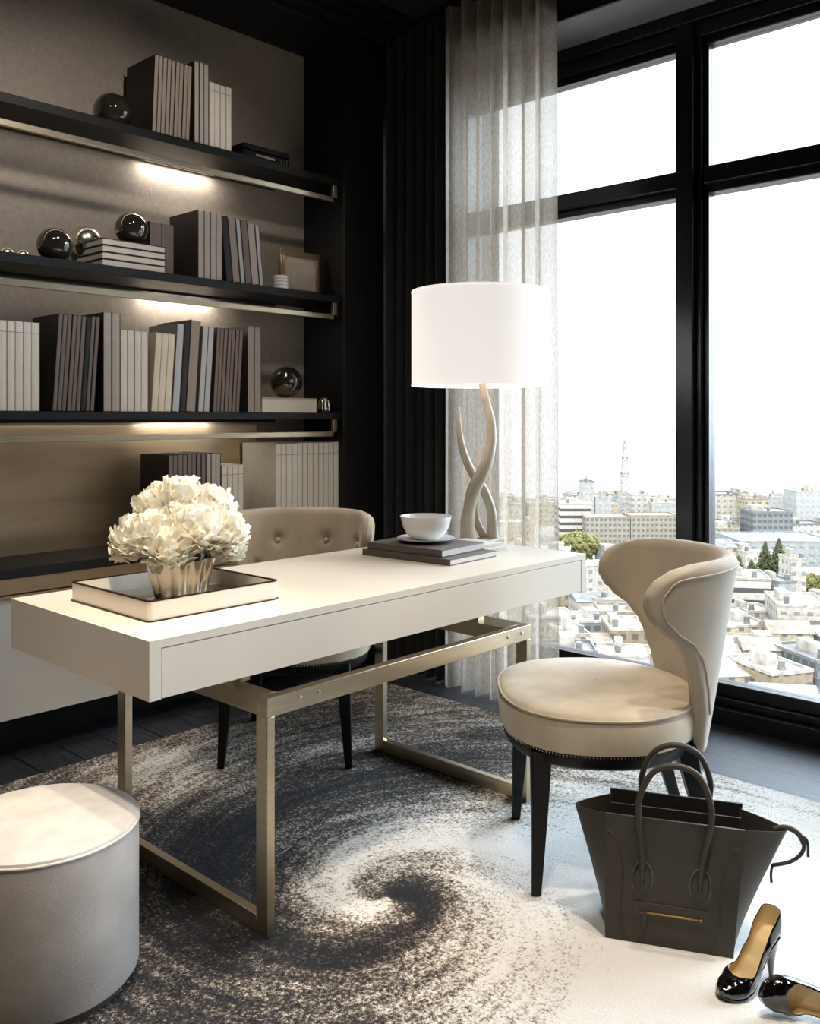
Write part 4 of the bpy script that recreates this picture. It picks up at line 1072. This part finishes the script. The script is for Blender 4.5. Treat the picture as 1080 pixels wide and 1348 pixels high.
building(1010, 1090, 932, 975, 14, 'white', 'blue', 'pitched roof house just above the window sill, right pane', rot=-.2, gable=True)
building(768, 792, 745, 782, 10, 'white', 'tan', 'white house below the yellow-green tree with pitched roof', gable=True, rot=.2)
building(793, 835, 752, 800, 10, 'white', 'mid', 'tall white house in the left pane beside the wing chair', rot=-.2)
building(738, 768, 772, 806, 10, 'tan', 'tan', 'tan house beside the sheer curtain with pitched roof', gable=True)
building(758, 792, 792, 824, 10, 'white', 'mid', 'white house with grey hipped roof in the left pane', gable=True, rot=.1)
building(793, 850, 808, 842, 12, 'cream', 'tan', 'cream block below the wing tip of the chair', rot=-.1)
building(748, 806, 820, 850, 12, 'grey', 'light', 'grey flat-roofed block low in the left pane', rot=.1)
building(806, 856, 830, 880, 14, 'tan', 'light', 'tan block with white parapet beside the chair back', rot=-.05)
building(736, 775, 838, 880, 12, 'cream', 'light', 'cream house at the sill beside the sheer curtain', rot=.1)
building(776, 806, 846, 884, 10, 'white', 'tan', 'small white gabled house at the sill, left pane', gable=True)
tree(761, 697, 742, 56, False, 'large round yellow-green tree beside the sheer curtain', lea)
tree(1008, 712, 764, 36, True, 'tall conifer, left of the two tallest', con)
tree(1026, 708, 766, 42, True, 'tallest broad conifer right of the other tall one', con)
tree(973, 731, 766, 30, True, 'short conifer close to the chair back', con)
tree(990, 736, 766, 28, True, 'short conifer between the chair-side one and the tall ones', con)
tree(1070, 752, 792, 36, False, 'yellow-green tree at the right edge beside the stair tower', lea)
# filler rows of buildings seen through the curtain and between landmarks
kinds = ['white', 'cream', 'pale', 'tan', 'blue', 'grid', 'white', 'grey']
wn = {'white': 'white', 'cream': 'cream', 'pale': 'pale grey', 'tan': 'tan', 'blue': 'blue-grey', 'grid': 'grey-brown', 'grey': 'dark grey'}
rowsC = [(655, 684, 'far along the skyline'), (668, 690, 'on the hazy skyline'), (690, 712, 'just in front of the skyline'), (722, 750, 'in the middle distance'), (766, 800, 'in the nearer streets'), (790, 822, 'below the banded office'), (812, 846, 'in the close streets'), (838, 876, 'in the streets close to the sill'), (862, 905, 'nearest the window sill')]
MARKS = [('the sheer curtain edge', 735, 700), ('the round yellow-green tree', 761, 720), ('the lattice mast', 823, 640), ('the slim pale tower', 776, 660),
         ('the long grey-brown block', 830, 698), ('the window mullion', 908, 690), ('the white apartment tower', 950, 675), ('the dark grey office', 1018, 694),
         ('the pale blue hall', 1040, 730), ('the tall conifers', 1018, 738), ('the banded office', 986, 798), ('the white stair tower', 1052, 770),
         ('the balconied white house', 1066, 832), ('the wing chair back', 900, 800), ('the grey block at right edge', 1080, 898), ('the window sill, right pane', 1000, 925), ('the window sill, left pane', 770, 868)]
USED = set()
def where_label(px, py, colour, shape, roof):
    for mk, mx_, my_ in sorted(MARKS, key=lambda q: math.hypot(q[1]-px, (q[2]-py)*1.3)):
        dx, dy = px-mx_, py-my_
        h_ = 'right' if dx > 0 else 'left'; v_ = 'below' if dy > 0 else 'above'
        if abs(dx) > 2.2*abs(dy): pos = f'to the {h_} of'
        elif abs(dy) > 2.2*abs(dx): pos = f'straight {v_}'
        else: pos = f'{v_} and {h_} of'
        near = 'just' if math.hypot(dx, dy) < 35 else 'some way'
        for lab in (f'{colour} {roof} building {near} {pos} {mk}', f'{shape} {colour} {roof} building {near} {pos} {mk}'):
            if lab not in USED: USED.add(lab); return lab
for ri, (yt, yb, wh) in enumerate(rowsC):
    x = 640 + ri*9
    while x < 1110:
        w = random.uniform(24, 42)*(1+ri*.13)
        kd = random.choice(kinds); dp = 10 if ri > 3 else 15
        gb = (ri > 2 and random.random() < .35); y0_, y1_ = yt+random.uniform(-6, 6), yb+random.uniform(-2, 2)
        bl = building(x, x+w*.92, y0_, y1_, dp, kd, random.choice(['light', 'light', 'mid', 'tan']), 'building', rot=random.uniform(-.3, .3) if ri > 1 else 0, gable=gb, group='lesser buildings '+wh)
        if bl: bl['label'] = where_label(x+w*.46, (y0_+y1_)/2, wn[kd], 'narrow' if w < 38 else 'wide', 'gable-roofed' if gb else 'flat-roofed')
        x += w
# lattice mast
c, d = cat(823, 694); hM = (694-578)/1200*d
o = empty('lattice_mast', (c.x, c.y, GZ), .3); tag(o, 'tall pale lattice transmission mast on the skyline', 'tower')
mst = simple('mast_paint', '#b9b4b2', .8)
m = MB()
def mw(z): return 3.6*(1-z/hM)+.5
for sx in (-1, 1):
    for sy in (-1, 1): m.tube([(sx*mw(0), sy*mw(0), 0), (sx*mw(hM), sy*mw(hM), hM)], .28, 4)
N_ = 14
for k in range(N_):
    z0, z1 = hM*k/N_, hM*(k+1)/N_; a, b = mw(z0), mw(z1)
    for (p, q) in (((-1, -1), (1, -1)), ((1, -1), (1, 1)), ((1, 1), (-1, 1)), ((-1, 1), (-1, -1))):
        m.tube([(p[0]*a, p[1]*a, z0), (q[0]*b, q[1]*b, z1)], .15, 4); m.tube([(q[0]*a, q[1]*a, z0), (p[0]*b, p[1]*b, z1)], .15, 4); m.tube([(p[0]*a, p[1]*a, z0), (q[0]*a, q[1]*a, z0)], .15, 4)
m.build('lattice', mst, o, smooth=0)
for zz in (.62, .8): MB().box(-mw(hM*zz)-1.2, mw(hM*zz)+1.2, -mw(hM*zz)-1.2, mw(hM*zz)+1.2, hM*zz, hM*zz+1.6).build('platform', mst, o, smooth=0)

# ================================================================ LIGHT
W = bpy.data.worlds.new('sky'); SC.world = W; W.use_nodes = True
bg = W.node_tree.nodes['Background']; bg.inputs[0].default_value = (.87, .935, 1.0, 1); bg.inputs[1].default_value = 2.0
def light(kind, name, loc, energy, col, rot=None, target=None, **kw):
    l = bpy.data.lights.new(name, kind); l.energy = energy; l.color = col
    for k, v in kw.items(): setattr(l, k, v)
    o = bpy.data.objects.new(name, l); COL.objects.link(o); o.location = loc
    if target is not None: o.rotation_euler = (Vector(target)-Vector(loc)).to_track_quat('-Z', 'Y').to_euler()
    if rot: o.rotation_euler = rot
    return o
WARM = (1, .89, .76); NEUT = (1, .93, .84)
# bright hazy sky in front of the window
light('SUN', 'hazy_sun', (20, 0, 20), 12.5, (.68, .84, 1), target=(20-.92, .30, 20-.60), angle=math.radians(70))
# the sun on the city, from behind this building
light('SUN', 'city_sun', (-20, 0, 40), 2.8, (1, .93, .82), target=(-20+.75, .35, 40-.9), angle=math.radians(6))
# LED strips under each shelf, brightest near x 2.25
for z in (2.318, 1.763, 1.21):
    light('AREA', 'shelf_strip_light', (2.22, 3.44, z), 1.8, NEUT, target=(2.22, 3.47, z-.3), shape='RECTANGLE', size=.36, size_y=.02)
    light('AREA', 'shelf_strip_light', (1.4, 3.40, z), .7, NEUT, target=(1.4, 3.46, z-.5), shape='RECTANGLE', size=2.2, size_y=.02)
light('POINT', 'lamp_bulb', (lx, ly, DZ1+zbm+.12), 9, (1, .86, .70), shadow_soft_size=.035)
def spot(loc, tgt, e, ang=50, col=WARM, blend=.7, r=.05):
    light('SPOT', 'unseen_ceiling_spot', loc, e, col, target=tgt, spot_size=math.radians(ang), spot_blend=blend, shadow_soft_size=r)
spot((1.25, 1.85, 3.1), (1.30, 1.98, .76), 120, 38)
spot((.55, .9, 3.1), (1.30, 1.95, .76), 120, 34)  # added spot from the camera side to brighten tray walls and desk front
spot((.8, 1.75, 3.1), (.88, 1.9, .3), 170, 40)
spot((2.1, 1.0, 3.1), (2.15, 1.35, .4), 110, 36)
spot((1.7, .5, 3.1), (1.8, .6, 0), 210, 36)
spot((2.1, 2.6, 3.0), (2.3, 2.75, .8), 60, 50)
spot((.6, .6, 3.1), (1.0, 1.2, 0), 110, 80)
spot((.7, 1.9, 3.05), (.9, 3.47, 1.7), 34, 80, NEUT)  # added wash to lift the left end of the shelves, no fitting in view
spot((1.6, 2.0, 3.05), (2.0, 3.47, 1.6), 42, 80, NEUT)  # second added wash, brightening the books further right

# ================================================================ CAMERA
cam = bpy.data.cameras.new('camera'); co = bpy.data.objects.new('camera', cam); COL.objects.link(co)
co.location = (0, 0, H); co.rotation_euler = (PI/2, 0, math.atan2(SX, CX)-PI/2)
cam.sensor_fit = 'HORIZONTAL'; cam.sensor_width = 36; cam.lens = 40.0; cam.shift_y = -124/1080
cam.clip_start = .05; cam.clip_end = 3000
SC.camera = co
SC.view_settings.view_transform = 'Standard'; SC.view_settings.look = 'None'; SC.view_settings.gamma = 1
SC.view_settings.use_curve_mapping = False; SC.view_settings.exposure = 0
SC.cycles.max_bounces = 8; SC.cycles.transparent_max_bounces = 16; SC.cycles.diffuse_bounces = 4
SC.cycles.sample_clamp_indirect = 6; SC.cycles.caustics_reflective = False; SC.cycles.caustics_refractive = False
